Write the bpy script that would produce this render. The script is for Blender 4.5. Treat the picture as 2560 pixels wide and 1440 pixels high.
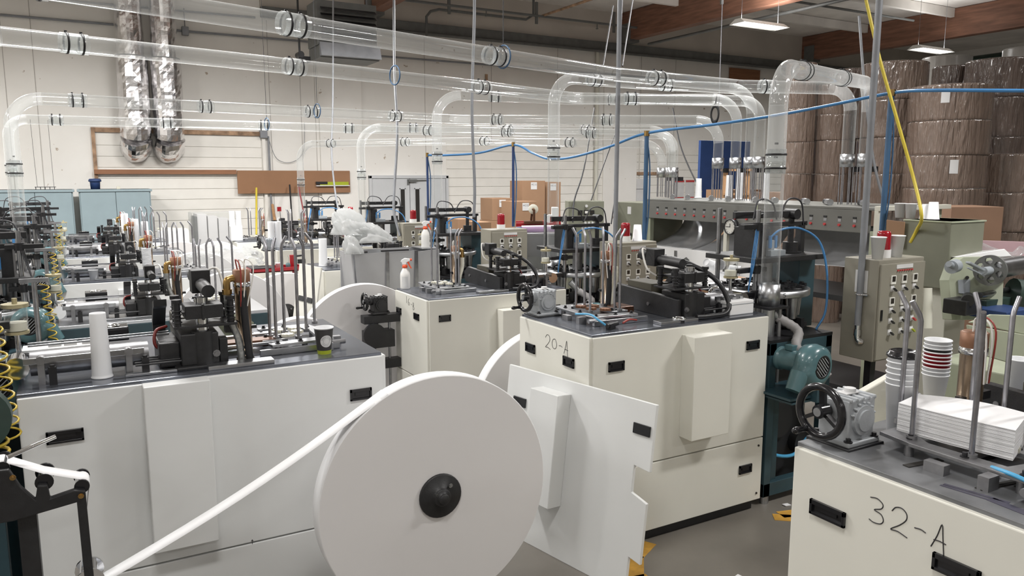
import bpy, math, random
import numpy as np
from mathutils import Vector, Matrix
for _o in list(bpy.data.objects): bpy.data.objects.remove(_o, do_unlink=True)
SC = bpy.context.scene
COL = SC.collection
R = math.radians
rnd = random.Random(7)

# ------------------------------------------------------------------ camera
CAM_H = 2.1; F_PX = 1916.9; YAW = R(29.582); PITCH = R(-8.331)
cam = bpy.data.cameras.new('camera'); cam.sensor_width = 36.0; cam.lens = F_PX/2560*36.0
cam.clip_start = 0.05; cam.clip_end = 200
camo = bpy.data.objects.new('camera', cam); COL.objects.link(camo)
camo.location = (0, 0, CAM_H); camo.rotation_euler = (R(90)+PITCH, 0, -YAW)
SC.camera = camo

# ------------------------------------------------------------------ world, view
w = bpy.data.worlds.new('world'); SC.world = w; w.use_nodes = True
w.node_tree.nodes['Background'].inputs[0].default_value = (0.75, 0.8, 0.9, 1)
w.node_tree.nodes['Background'].inputs[1].default_value = 0.10
SC.view_settings.view_transform = 'Standard'; SC.view_settings.look = 'None'
SC.view_settings.gamma = 1.0; SC.view_settings.use_curve_mapping = False
SC.view_settings.exposure = -0.12
try:
    SC.cycles.transparent_max_bounces = 40
    SC.cycles.max_bounces = 7
    SC.cycles.sample_clamp_indirect = 4.0
except Exception: pass

# lamp grid: strip fixtures hung 5 m up, in rows; each lamp's light is made in fixture() below
LAMPS = [(x, 11.2, 275.0) for x in (-5.6, -1.75, 2.1, 6.0)] + [(x, y, w) for y, w in ((6.0, 185.0), (0.8, 80.0), (-4.4, 65.0)) for x in (-5.6, 0.2)] + [(6.0, 6.0, 185.0), (6.0, 0.8, 195.0), (6.0, -4.4, 90.0), (11.95, 11.2, 260.0), (11.95, 3.0, 60.0), (17.77, 11.35, 120.0)]
LAMP_COL = (1.0, 0.985, 0.965)

# ------------------------------------------------------------------ pixel ray -> point (only to read real positions off the photograph)
_fw = np.array([math.sin(YAW)*math.cos(PITCH), math.cos(YAW)*math.cos(PITCH), math.sin(PITCH)])
_rt = np.array([math.cos(YAW), -math.sin(YAW), 0.0]); _dn = np.cross(_fw, _rt)
def at(x, y, **k):
    v = _fw + _rt*(x-1280)/F_PX + _dn*(y-720)/F_PX
    (a, val), = k.items()
    if a == 'D': t = val
    else:
        i = 'XYZ'.index(a); t = (val-(0, 0, CAM_H)[i])/v[i]
    return np.array([0, 0, CAM_H]) + v*t

# ------------------------------------------------------------------ geometry builder
def _basis(d):
    d = np.array(d, float); d /= np.linalg.norm(d)
    a = np.array([0, 0, 1.0]) if abs(d[2]) < 0.9 else np.array([1.0, 0, 0])
    u = np.cross(a, d); u /= np.linalg.norm(u); return u, np.cross(d, u), d
class G:
    def __init__(s): s.v = []; s.f = []; s.sm = []
    def add(s, vs, fs, smooth=False):
        o = len(s.v); s.v += [tuple(map(float, p)) for p in vs]
        s.f += [tuple(i+o for i in f) for f in fs]; s.sm += [smooth]*len(fs); return s
    def box(s, x0, x1, y0, y1, z0, z1):
        vs = [(x, y, z) for z in (z0, z1) for y in (y0, y1) for x in (x0, x1)]
        return s.add(vs, [(0, 2, 3, 1), (4, 5, 7, 6), (0, 1, 5, 4), (2, 6, 7, 3), (0, 4, 6, 2), (1, 3, 7, 5)])
    def cbox(s, c, d): return s.box(c[0]-d[0]/2, c[0]+d[0]/2, c[1]-d[1]/2, c[1]+d[1]/2, c[2]-d[2]/2, c[2]+d[2]/2)
    def rbox(s, c, d, rz=0, rx=0, ry=0):
        M = Matrix.Rotation(rz, 3, 'Z') @ Matrix.Rotation(ry, 3, 'Y') @ Matrix.Rotation(rx, 3, 'X')
        vs = []
        for z in (-1, 1):
            for y in (-1, 1):
                for x in (-1, 1):
                    p = M @ Vector((x*d[0]/2, y*d[1]/2, z*d[2]/2)); vs.append((p.x+c[0], p.y+c[1], p.z+c[2]))
        return s.add(vs, [(0, 2, 3, 1), (4, 5, 7, 6), (0, 1, 5, 4), (2, 6, 7, 3), (0, 4, 6, 2), (1, 3, 7, 5)])
    def bar(s, p0, p1, a, b):
        p0 = np.array(p0, float); p1 = np.array(p1, float); u, v, d = _basis(p1-p0)
        vs = [p+u*i*a/2+v*j*b/2 for p in (p0, p1) for j in (-1, 1) for i in (-1, 1)]
        return s.add(vs, [(0, 2, 3, 1), (4, 5, 7, 6), (0, 1, 5, 4), (2, 6, 7, 3), (0, 4, 6, 2), (1, 3, 7, 5)])
    def cyl(s, p0, p1, r0, r1=None, n=14, caps=True):
        if r1 is None: r1 = r0
        p0 = np.array(p0, float); p1 = np.array(p1, float); u, v, d = _basis(p1-p0)
        a = [2*math.pi*i/n for i in range(n)]
        vs = [p+(u*math.cos(t)+v*math.sin(t))*r for p, r in ((p0, r0), (p1, r1)) for t in a]
        s.add(vs, [(i, (i+1) % n, n+(i+1) % n, n+i) for i in range(n)], True)
        if caps:
            s.add(vs[:n], [tuple(range(n-1, -1, -1))]); s.add(vs[n:], [tuple(range(n))])
        return s
    def pipe(s, p0, p1, r, ri, n=16):           # hollow
        p0 = np.array(p0, float); p1 = np.array(p1, float); u, v, d = _basis(p1-p0)
        a = [2*math.pi*i/n for i in range(n)]
        vs = [p+(u*math.cos(t)+v*math.sin(t))*q for p, q in ((p0, r), (p1, r), (p1, ri), (p0, ri)) for t in a]
        fs = [(k*n+i, k*n+(i+1) % n, ((k+1) % 4)*n+(i+1) % n, ((k+1) % 4)*n+i) for k in range(4) for i in range(n)]
        return s.add(vs, fs, True)
    def tube(s, pts, r, n=8, caps=True, closed=False):
        P = [np.array(p, float) for p in pts]; m = len(P)
        rs = r if hasattr(r, '__len__') else [r]*m
        T = []
        for i in range(m):
            a = P[(i-1) % m] if (closed or i > 0) else P[i]; b = P[(i+1) % m] if (closed or i < m-1) else P[i]
            t = b-a; T.append(t/(np.linalg.norm(t)+1e-12))
        u, v, _ = _basis(T[0]); vs = []
        for i in range(m):
            u = u-T[i]*np.dot(u, T[i]); u /= np.linalg.norm(u)+1e-12; v = np.cross(T[i], u)
            vs += [P[i]+(u*math.cos(2*math.pi*k/n)+v*math.sin(2*math.pi*k/n))*rs[i] for k in range(n)]
        fs = [(i*n+k, i*n+(k+1) % n, ((i+1) % m)*n+(k+1) % n, ((i+1) % m)*n+k) for i in range(m if closed else m-1) for k in range(n)]
        s.add(vs, fs, True)
        if caps and not closed:
            s.add(vs[:n], [tuple(range(n-1, -1, -1))]); s.add(vs[-n:], [tuple(range(n))])
        return s
    def lathe(s, prof, o=(0, 0, 0), d=(0, 0, 1), n=20, smooth=True):
        u, v, d = _basis(d); o = np.array(o, float); m = len(prof)
        vs = [o+d*z+(u*math.cos(2*math.pi*k/n)+v*math.sin(2*math.pi*k/n))*r for r, z in prof for k in range(n)]
        return s.add(vs, [(i*n+k, i*n+(k+1) % n, (i+1)*n+(k+1) % n, (i+1)*n+k) for i in range(m-1) for k in range(n)], smooth)
    def prism(s, poly, plane, h0, h1):
        def P(a, b, h): return {'xy': (a, b, h), 'xz': (a, h, b), 'yz': (h, a, b)}[plane]
        n = len(poly); vs = [P(a, b, h0) for a, b in poly]+[P(a, b, h1) for a, b in poly]
        ar = sum(poly[i][0]*poly[(i+1) % n][1]-poly[(i+1) % n][0]*poly[i][1] for i in range(n))
        fl = (ar > 0) != (plane == 'xz')
        fs = [tuple(range(n-1, -1, -1)), tuple(range(n, 2*n))]+[(i, (i+1) % n, n+(i+1) % n, n+i) for i in range(n)]
        if (h1 < h0): fl = not fl
        if not fl: fs = [tuple(reversed(f)) for f in fs]
        return s.add(vs, fs)
    def torus(s, c, d, RR, r, n=28, m=10):
        u, v, d = _basis(d); c = np.array(c, float)
        return s.tube([c+(u*math.cos(2*math.pi*i/n)+v*math.sin(2*math.pi*i/n))*RR for i in range(n)], r, m, closed=True)
    def ball(s, c, r, n=12, sc=(1, 1, 1)):
        m = n//2+1; vs = []; c = np.array(c, float)
        for i in range(m):
            t = math.pi*i/(m-1)
            for k in range(n):
                p = 2*math.pi*k/n; vs.append(c+np.array([math.sin(t)*math.cos(p)*sc[0], math.sin(t)*math.sin(p)*sc[1], math.cos(t)*sc[2]])*r)
        return s.add(vs, [(i*n+k, (i+1)*n+k, (i+1)*n+(k+1) % n, i*n+(k+1) % n) for i in range(m-1) for k in range(n)], True)
    def bolt(s, c, d=(0, 0, 1), r=0.008, h=0.012):
        c = np.array(c, float); d = np.array(d, float); s.cyl(c, c+d*h, r, n=8)
        s.cyl(c-d*0.001, c+d*0.003, r*1.7, n=8); return s
    def flip(s):
        s.v = [(-x, y, z) for x, y, z in s.v]; s.f = [tuple(reversed(f)) for f in s.f]; return s
    def shift(s, o): s.v = [(x-o[0], y-o[1], z-o[2]) for x, y, z in s.v]; return s

def mesh_obj(name, g, mat, bevel=0.0, weld=False):
    me = bpy.data.meshes.new(name); me.from_pydata(g.v, [], g.f)
    me.polygons.foreach_set('use_smooth', g.sm)
    me.materials.append(M(mat)); me.update()
    o = bpy.data.objects.new(name, me); COL.objects.link(o)
    if bevel:
        b = o.modifiers.new('bevel', 'BEVEL'); b.width = bevel; b.segments = 2; b.limit_method = 'ANGLE'; b.angle_limit = R(40)
    return o
MIRROR = False
SPLIT = set('bolt hub_bolt frame_post base_frame rail_bracket clamp_arm linkage bed_slot spring_stud push_rod level_foot pivot_bolt roller_flange hour_mark leg indicator_lamp stand tie_rod guide_rail terminal_block cable_gland panel_screw guide_post hanger lamp_tube oil_streak mid_post hose_bundle loose_cable corner_strip rim_seal table_leg red_frame reel_stand slide_rail valve_stem brick yoke_plate rail_slot paper_sheet lamp_tubes'.split())
def pieces(g):
    """connected pieces of a builder; touching or overlapping ones stay together"""
    n = len(g.v); p = list(range(n))
    def fd(i):
        while p[i] != i: p[i] = p[p[i]]; i = p[i]
        return i
    for f in g.f:
        a = fd(f[0])
        for k in f[1:]: p[fd(k)] = a
    co = {}
    key = {}
    for i, q in enumerate(g.v):                     # caps share positions with their walls
        kk = (round(q[0], 6), round(q[1], 6), round(q[2], 6))
        if kk in key: p[fd(i)] = fd(key[kk])
        else: key[kk] = i
    for i in range(n): co.setdefault(fd(i), []).append(i)
    V = np.array(g.v); bx = [[set(c), V[c].min(0)-1e-4, V[c].max(0)+1e-4] for c in co.values()]
    ch = True
    while ch:
        ch = False
        for i in range(len(bx)):
            for j in range(i+1, len(bx)):
                if (bx[i][1] <= bx[j][2]).all() and (bx[j][1] <= bx[i][2]).all():
                    bx[i] = [bx[i][0] | bx[j][0], np.minimum(bx[i][1], bx[j][1]), np.maximum(bx[i][2], bx[j][2])]; bx.pop(j); ch = True; break
            if ch: break
    out = []
    for s, _, _ in bx:
        idx = sorted(s); m = {o: k for k, o in enumerate(idx)}; h = G(); h.v = [g.v[i] for i in idx]
        for f, sm in zip(g.f, g.sm):
            if f[0] in s: h.f.append(tuple(m[i] for i in f)); h.sm.append(sm)
        out.append(h)
    return out
def part(name, g, mat, parent, bevel=0.0, label=None, stuff=False):
    if name in SPLIT:
        ps = pieces(g)
        if len(ps) > 1: return [part_one(name, h, mat, parent, bevel, label) for h in ps][0]
    return part_one(name, g, mat, parent, bevel, label, stuff)
def part_one(name, g, mat, parent, bevel=0.0, label=None, stuff=False):
    if MIRROR: g.flip()
    o = mesh_obj(name, g, mat, bevel); o.parent = parent
    if label: o['label'] = label
    if stuff: o['kind'] = 'stuff'
    return o
def tag(o, label, cat, group=None):
    o['label'] = label; o['category'] = cat
    if group: o['group'] = group
    return o
def thing(name, label, cat, loc=(0, 0, 0), rz=0.0, group=None):
    o = bpy.data.objects.new(name, None); COL.objects.link(o); o.empty_display_size = 0.1
    o.location = loc; o.rotation_euler = (0, 0, rz); return tag(o, label, cat, group)
def solo(name, g, mat, label, cat, group=None, bevel=0.0):
    V = np.array(g.v); c = (V.min(0)+V.max(0))/2; c[2] = V.min(0)[2]
    g.shift(c); o = mesh_obj(name, g, mat, bevel); o.location = c; return tag(o, label, cat, group)
def struct(name, g, mat, parent=None, bevel=0.0):
    o = mesh_obj(name, g, mat, bevel)
    if parent: o.parent = parent
    else: o['kind'] = 'structure'
    return o
def arc(c, u, v, r, a0, a1, n):
    c = np.array(c, float); u = np.array(u, float); v = np.array(v, float)
    return [c+(u*math.cos(R(a0+(a1-a0)*i/(n-1)))+v*math.sin(R(a0+(a1-a0)*i/(n-1))))*r for i in range(n)]
def smooth_path(pts, k=6):                      # Catmull-Rom
    P = [np.array(p, float) for p in pts]; P = [2*P[0]-P[1]]+P+[2*P[-1]-P[-2]]; out = []
    for i in range(1, len(P)-2):
        for j in range(k):
            t = j/k; a, b, c, d = P[i-1:i+3]
            out.append(0.5*((2*b)+(c-a)*t+(2*a-5*b+4*c-d)*t*t+(3*b-a-3*c+d)*t**3))
    out.append(P[-2]); return out
_txt = {}
def text2d(s, size=1.0):
    if s not in _txt:
        cu = bpy.data.curves.new('t', 'FONT'); cu.body = s; cu.align_x = 'CENTER'; cu.align_y = 'CENTER'; cu.resolution_u = 3
        o = bpy.data.objects.new('t', cu); COL.objects.link(o)
        bpy.context.view_layer.update()
        me = bpy.data.meshes.new_from_object(o)
        _txt[s] = ([tuple(v.co[:2]) for v in me.vertices], [tuple(p.vertices) for p in me.polygons])
        bpy.data.objects.remove(o); bpy.data.curves.remove(cu); bpy.data.meshes.remove(me)
    v, f = _txt[s]; return [(a*size, b*size) for a, b in v], f
def lettering(g, s, size, fn):                  # fn maps flat text to the surface it is printed on
    v, f = text2d(s, size); g.add([fn(a, b) for a, b in v], f); return g

# ------------------------------------------------------------------ materials
_mats = {}; SPEC = {}
def M(n):
    if n not in _mats: _mats[n] = SPEC[n](n)
    return _mats[n]
def pm(col, rough=0.5, metal=0.0, var=0.06, scale=6.0, bump=0.0, bscale=60.0, coat=0.0, alpha=None, trans=0.0, aniso=None, spec=0.5, bdist=0.01):
    def mk(n):
        m = bpy.data.materials.new(n); m.use_nodes = True; nt = m.node_tree; b = nt.nodes['Principled BSDF']
        b.inputs['Roughness'].default_value = rough; b.inputs['Metallic'].default_value = metal
        b.inputs['Coat Weight'].default_value = coat; b.inputs['Transmission Weight'].default_value = trans
        b.inputs['Specular IOR Level'].default_value = spec
        tc = nt.nodes.new('ShaderNodeTexCoord'); mp = nt.nodes.new('ShaderNodeMapping'); nt.links.new(tc.outputs['Object'], mp.inputs[0])
        if aniso: mp.inputs['Scale'].default_value = aniso
        no = nt.nodes.new('ShaderNodeTexNoise'); no.inputs['Scale'].default_value = scale; no.inputs['Detail'].default_value = 5
        nt.links.new(mp.outputs[0], no.inputs['Vector'])
        rp = nt.nodes.new('ShaderNodeValToRGB'); rp.color_ramp.elements[0].position = 0.3; rp.color_ramp.elements[1].position = 0.7
        rp.color_ramp.elements[0].color = tuple(c*(1-var) for c in col)+(1,)
        rp.color_ramp.elements[1].color = tuple(min(1, c*(1+var)) for c in col)+(1,)
        nt.links.new(no.outputs['Fac'], rp.inputs[0]); nt.links.new(rp.outputs[0], b.inputs['Base Color'])
        if bump:
            n2 = nt.nodes.new('ShaderNodeTexNoise'); n2.inputs['Scale'].default_value = bscale; n2.inputs['Detail'].default_value = 3
            nt.links.new(mp.outputs[0], n2.inputs['Vector'])
            bp = nt.nodes.new('ShaderNodeBump'); bp.inputs['Strength'].default_value = bump; bp.inputs['Distance'].default_value = bdist
            nt.links.new(n2.outputs['Fac'], bp.inputs['Height']); nt.links.new(bp.outputs[0], b.inputs['Normal'])
        if alpha is not None: b.inputs['Alpha'].default_value = alpha
        return m
    return mk
def clear(haze=0.10, edge=0.45, tint=(0.97, 0.98, 0.98)):
    def mk(n):
        m = bpy.data.materials.new(n); m.use_nodes = True; nt = m.node_tree; N = nt.nodes; L = nt.links
        N.clear(); out = N.new('ShaderNodeOutputMaterial')
        tr = N.new('ShaderNodeBsdfTransparent'); tr.inputs[0].default_value = tint+(1,)
        df = N.new('ShaderNodeBsdfDiffuse'); df.inputs[0].default_value = (0.86, 0.87, 0.87, 1)
        tl = N.new('ShaderNodeBsdfTranslucent'); tl.inputs[0].default_value = (0.86, 0.87, 0.87, 1)
        ad = N.new('ShaderNodeMixShader'); ad.inputs[0].default_value = 0.5; L.new(df.outputs[0], ad.inputs[1]); L.new(tl.outputs[0], ad.inputs[2])
        gl = N.new('ShaderNodeBsdfGlossy'); gl.inputs['Roughness'].default_value = 0.06
        lw = N.new('ShaderNodeLayerWeight'); lw.inputs[0].default_value = 0.35
        pw = N.new('ShaderNodeMath'); pw.operation = 'POWER'; L.new(lw.outputs['Facing'], pw.inputs[0]); pw.inputs[1].default_value = 2.6
        ma = N.new('ShaderNodeMath'); ma.operation = 'MULTIPLY_ADD'; L.new(pw.outputs[0], ma.inputs[0]); ma.inputs[1].default_value = edge; ma.inputs[2].default_value = haze; ma.use_clamp = True  # edge: white mixed in at grazing angles, standing in for refracted highlights
        m1 = N.new('ShaderNodeMixShader'); L.new(ma.outputs[0], m1.inputs[0]); L.new(tr.outputs[0], m1.inputs[1]); L.new(ad.outputs[0], m1.inputs[2])
        fr = N.new('ShaderNodeFresnel'); fr.inputs[0].default_value = 1.45
        fm = N.new('ShaderNodeMath'); fm.operation = 'MULTIPLY'; L.new(fr.outputs[0], fm.inputs[0]); fm.inputs[1].default_value = 0.8; mn = N.new('ShaderNodeMath'); mn.operation = 'MINIMUM'; L.new(fm.outputs[0], mn.inputs[0]); mn.inputs[1].default_value = 0.24
        m2 = N.new('ShaderNodeMixShader'); L.new(mn.outputs[0], m2.inputs[0]); L.new(m1.outputs[0], m2.inputs[1]); L.new(gl.outputs[0], m2.inputs[2])
        L.new(m2.outputs[0], out.inputs[0]); return m
    return mk
def emit(col, st):
    def mk(n):
        m = bpy.data.materials.new(n); m.use_nodes = True; nt = m.node_tree; nt.nodes.clear()
        e = nt.nodes.new('ShaderNodeEmission'); e.inputs[0].default_value = col+(1,); e.inputs[1].default_value = st
        o = nt.nodes.new('ShaderNodeOutputMaterial'); nt.links.new(e.outputs[0], o.inputs[0]); return m
    return mk
def floor_mat(n):
    m = pm((0.17, 0.155, 0.135), 0.34, var=0.25, scale=1.3, bump=0.05, bscale=14)(n); return m
def wall_mat(n):
    m = bpy.data.materials.new(n); m.use_nodes = True; nt = m.node_tree; b = nt.nodes['Principled BSDF']; b.inputs['Roughness'].default_value = 0.75
    tc = nt.nodes.new('ShaderNodeTexCoord'); no = nt.nodes.new('ShaderNodeTexNoise'); no.inputs['Scale'].default_value = 0.8; no.inputs['Detail'].default_value = 8
    nt.links.new(tc.outputs['Object'], no.inputs['Vector'])
    rp = nt.nodes.new('ShaderNodeValToRGB'); rp.color_ramp.elements[0].position = 0.3; rp.color_ramp.elements[1].position = 0.62
    rp.color_ramp.elements[0].color = (0.76, 0.74, 0.70, 1); rp.color_ramp.elements[1].color = (0.84, 0.825, 0.79, 1)
    nt.links.new(no.outputs['Fac'], rp.inputs[0])
    # old scuffs and chips in the paint
    n2 = nt.nodes.new('ShaderNodeTexNoise'); n2.inputs['Scale'].default_value = 7; n2.inputs['Detail'].default_value = 6
    nt.links.new(tc.outputs['Object'], n2.inputs['Vector'])
    r2 = nt.nodes.new('ShaderNodeValToRGB'); r2.color_ramp.elements[0].position = 0.70; r2.color_ramp.elements[1].position = 0.74
    nt.links.new(n2.outputs['Fac'], r2.inputs[0])
    mx = nt.nodes.new('ShaderNodeMixRGB'); mx.inputs[2].default_value = (0.40, 0.33, 0.26, 1)
    nt.links.new(r2.outputs[0], mx.inputs[0]); nt.links.new(rp.outputs[0], mx.inputs[1]); nt.links.new(mx.outputs[0], b.inputs['Base Color'])
    bp = nt.nodes.new('ShaderNodeBump'); bp.inputs['Strength'].default_value = 0.15; bp.inputs['Distance'].default_value = 0.01
    nt.links.new(no.outputs['Fac'], bp.inputs['Height']); nt.links.new(bp.outputs[0], b.inputs['Normal']); return m
SPEC.update(
    floor=floor_mat, wall=wall_mat,
    block=pm((0.82, 0.80, 0.75), 0.8, var=0.04, scale=3), joint=pm((0.45, 0.43, 0.40), 0.9),
    ceiling=pm((0.74, 0.71, 0.67), 0.8, var=0.12, scale=1.5), upperwall=pm((0.50, 0.46, 0.41), 0.8, var=0.1, scale=1.0), beam=pm((0.20, 0.095, 0.06), 0.6, var=0.3, scale=3, aniso=(6, 0.6, 6)),  # the upper wall colour is darkened for the shade above the lamps
    steelbeam=pm((0.13, 0.134, 0.13), 0.5, var=0.15), foil=pm((0.78, 0.77, 0.78), 0.22, 1.0, var=0.1, scale=9, bump=0.9, bscale=7),
    rust=pm((0.34, 0.22, 0.14), 0.8, var=0.5, scale=8), plank=pm((0.27, 0.125, 0.062), 0.65, var=0.15, scale=4, aniso=(0.5, 6, 6)),
    plywood=pm((0.285, 0.148, 0.076), 0.65, var=0.08, scale=2), doorwhite=pm((0.56, 0.575, 0.59), 0.5, var=0.02),
    white=pm((0.72, 0.73, 0.725), 0.42, var=0.025, scale=2.5, coat=0.1), cream=pm((0.73, 0.72, 0.655), 0.42, var=0.025, scale=2.5, coat=0.1),
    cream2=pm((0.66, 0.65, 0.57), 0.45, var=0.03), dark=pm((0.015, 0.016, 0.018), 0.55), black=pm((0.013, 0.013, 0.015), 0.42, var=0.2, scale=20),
    blackgloss=pm((0.012, 0.012, 0.014), 0.18, var=0.1), castblack=pm((0.016, 0.016, 0.0175), 0.45, var=0.25, scale=25, bump=0.1, bscale=200),
    top=pm((0.19, 0.205, 0.24), 0.24, 0.75, var=0.35, scale=3.5, bump=0.03, bscale=8), topdusty=pm((0.20, 0.205, 0.215), 0.42, 0.45, var=0.4, scale=5),
    alu=pm((0.50, 0.51, 0.53), 0.32, 1.0, var=0.1, scale=12), steel=pm((0.36, 0.365, 0.38), 0.28, 1.0, var=0.2, scale=15),
    dullsteel=pm((0.30, 0.30, 0.31), 0.45, 0.9, var=0.25, scale=15), chrome=pm((0.72, 0.73, 0.75), 0.08, 1.0, var=0.03),
    stainless=pm((0.50, 0.51, 0.53), 0.3, 1.0, var=0.12, scale=2, bump=0.05, bscale=4), rodsteel=pm((0.40, 0.40, 0.43), 0.3, 0.95, var=0.15, scale=30),
    gear=pm((0.44, 0.46, 0.48), 0.45, 0.25, var=0.12, scale=18, bump=0.08, bscale=120), geargrey=pm((0.33, 0.36, 0.39), 0.5, 0.1, var=0.1),
    teal=pm((0.028, 0.062, 0.078), 0.4, var=0.2, scale=5), blower=pm((0.075, 0.155, 0.172), 0.28, var=0.12, scale=10, coat=0.3),
    darkgreen=pm((0.03, 0.055, 0.045), 0.45, var=0.3), copper=pm((0.24, 0.118, 0.068), 0.45, 0.35, var=0.15, scale=10),
    brass=pm((0.42, 0.27, 0.10), 0.3, 1.0, var=0.15), heater=pm((0.34, 0.26, 0.19), 0.25, 1.0, var=0.35, scale=6, aniso=(1, 1, 0.3)),
    braid=pm((0.42, 0.43, 0.42), 0.35, 0.7, var=0.35, scale=60), hosegrey=pm((0.30, 0.29, 0.29), 0.6, var=0.1), brownsteel=pm((0.13, 0.06, 0.035), 0.35, 0.5, var=0.3),
    beige=pm((0.265, 0.25, 0.205), 0.5, var=0.04, scale=4, bump=0.03, bscale=250), greengrey=pm((0.205, 0.21, 0.16), 0.5, var=0.05), packgrey=pm((0.165, 0.165, 0.152), 0.45, var=0.05),
    mint=pm((0.37, 0.40, 0.30), 0.5, var=0.05), paper=pm((0.80, 0.80, 0.81), 0.7, var=0.012, scale=1.2), papermade=pm((0.70, 0.685, 0.685), 0.75, var=0.02, scale=1.5),
    paperside=pm((0.70, 0.69, 0.70), 0.8, var=0.10, scale=3, aniso=(0.3, 0.3, 90)), kraft=pm((0.31, 0.185, 0.108), 0.75, var=0.06, scale=3), kraftdark=pm((0.26, 0.155, 0.10), 0.7, var=0.06),
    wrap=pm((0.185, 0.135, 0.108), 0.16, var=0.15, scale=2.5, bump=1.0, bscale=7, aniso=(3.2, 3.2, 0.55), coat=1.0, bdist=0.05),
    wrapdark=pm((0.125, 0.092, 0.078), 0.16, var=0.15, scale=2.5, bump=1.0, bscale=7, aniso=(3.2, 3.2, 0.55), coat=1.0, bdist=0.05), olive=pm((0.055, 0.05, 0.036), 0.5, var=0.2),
    wraptop=pm((0.42, 0.41, 0.39), 0.3, var=0.1, scale=4, bump=0.5, bscale=6),
    red=pm((0.30, 0.010, 0.016), 0.3, var=0.1), redlens=pm((0.30, 0.006, 0.014), 0.15, var=0.15, coat=0.5), orange=pm((0.80, 0.10, 0.035), 0.35), redwire=pm((0.30, 0.04, 0.03), 0.45),
    bluepipe=pm((0.05, 0.12, 0.23), 0.4, var=0.1), bluehose=pm((0.06, 0.22, 0.48), 0.35, var=0.06), lightblue=pm((0.08, 0.36, 0.62), 0.3), navy=pm((0.025, 0.055, 0.16), 0.5), blueboard=pm((0.03, 0.075, 0.24), 0.5, var=0.1),
    yellow=pm((0.65, 0.52, 0.06), 0.4, var=0.08), coil=pm((0.50, 0.36, 0.03), 0.35), yellowline=pm((0.55, 0.30, 0.05), 0.6, var=0.35, scale=9),
    cabinetblue=pm((0.27, 0.345, 0.375), 0.45, var=0.03), plastic=pm((0.83, 0.83, 0.83), 0.4, var=0.015), cupwhite=pm((0.80, 0.81, 0.83), 0.55, var=0.015), cupblack=pm((0.035, 0.033, 0.033), 0.5, var=0.05),
    lime=pm((0.36, 0.42, 0.02), 0.45), nylon=pm((0.75, 0.73, 0.62), 0.4), greenrag=pm((0.21, 0.23, 0.165), 0.85, var=0.15, scale=15, bump=0.2, bscale=200), bluerag=pm((0.08, 0.22, 0.48), 0.8, var=0.15),
    spray=pm((0.78, 0.77, 0.75), 0.35, var=0.02, spec=0.5), wood=pm((0.42, 0.24, 0.12), 0.6, var=0.15, aniso=(6, 6, 0.6)), ink=pm((0.03, 0.028, 0.03), 0.6), inkred=pm((0.5, 0.05, 0.05), 0.6), label=pm((0.66, 0.66, 0.66), 0.6),
    labelyellow=pm((0.70, 0.66, 0.42), 0.6), screen=pm((0.035, 0.03, 0.025), 0.2), conduit=pm((0.24, 0.25, 0.27), 0.45, 0.15, var=0.12), wire=pm((0.035, 0.035, 0.04), 0.5), whitewire=pm((0.72, 0.70, 0.66), 0.5),
    lampwhite=pm((0.75, 0.75, 0.73), 0.5), lampglow=emit((1.0, 0.97, 0.92), 14.0), pinkfilm=pm((0.42, 0.28, 0.30), 0.35), purple=pm((0.30, 0.2, 0.32), 0.4),
    tube=clear(0.05, 0.75), elbow=clear(0.20, 0.70), glass=clear(0.03, 0.3), bag=clear(0.72, 0.28), film=clear(0.18, 0.4), hopper=pm((0.50, 0.505, 0.52), 0.4, 0.55, var=0.1, scale=2, bump=0.05, bscale=4), chute=pm((0.60, 0.61, 0.63), 0.28, 0.45, var=0.15, scale=3, bump=0.12, bscale=5), jarlid=pm((0.45, 0.40, 0.25), 0.35, 0.3), redsleeve=pm((0.17, 0.02, 0.016), 0.45), dialwhite=pm((0.78, 0.77, 0.72), 0.4), darkhole=pm((0.02, 0.018, 0.016), 0.8), purpledirt=pm((0.09, 0.085, 0.12), 0.4, 0.5),
)
# ================================================================== the room
WY = 16.4
g = G(); g.box(-9, 26, -9, WY, -0.12, 0); FLOOR = struct('floor', g, 'floor')
def strip(pts, wd):
    g = G(); P = [np.array(p, float) for p in pts]
    for a, b in zip(P[:-1], P[1:]):
        d = (b-a)/np.linalg.norm(b-a); n = np.array([-d[1], d[0]])*wd/2
        for k in range(6):
            s0 = a+(b-a)*k/6; s1 = a+(b-a)*(k+1)/6; j = 0.006*math.sin(k*2.1)
            g.add([(*(s0-n*(1+j)), .0), (*(s1-n*(1-j)), .0), (*(s1+n*(1+j)), .0), (*(s0+n), .0),
                   (*(s0-n*(1+j)), .0025), (*(s1-n*(1-j)), .0025), (*(s1+n*(1+j)), .0025), (*(s0+n), .0025)],
                  [(4, 5, 6, 7), (0, 4, 7, 3), (1, 2, 6, 5), (0, 1, 5, 4), (3, 7, 6, 2)])
    return g
struct('floor_line', strip([(2.42, 2.95), (2.58, 3.15), (2.75, 3.24)], 0.09), 'yellowline', FLOOR)
struct('floor_line', strip([(2.18, 1.2), (2.46, 2.98)], 0.09), 'yellowline', FLOOR)
struct('floor_line', strip([(3.64, 3.12), (3.85, 2.95), (4.05, 2.2)], 0.09), 'yellowline', FLOOR)
struct('floor_line', strip([(3.7, 3.12), (4.9, 2.8)], 0.09), 'yellowline', FLOOR)
g = G(); g.box(-9, 26, WY, WY+0.2, 0, 6.3); WALL = struct('wall_back', g, 'wall')
g = G(); g.box(-9.2, -9, -9, WY, 0, 6.3); struct('wall_left', g, 'wall')
g = G(); g.box(26, 26.2, -9, WY, 0, 6.3); struct('wall_right', g, 'wall')
g = G(); g.box(-9, 26, -9.2, -9, 0, 6.3); struct('wall_front', g, 'wall')
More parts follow.
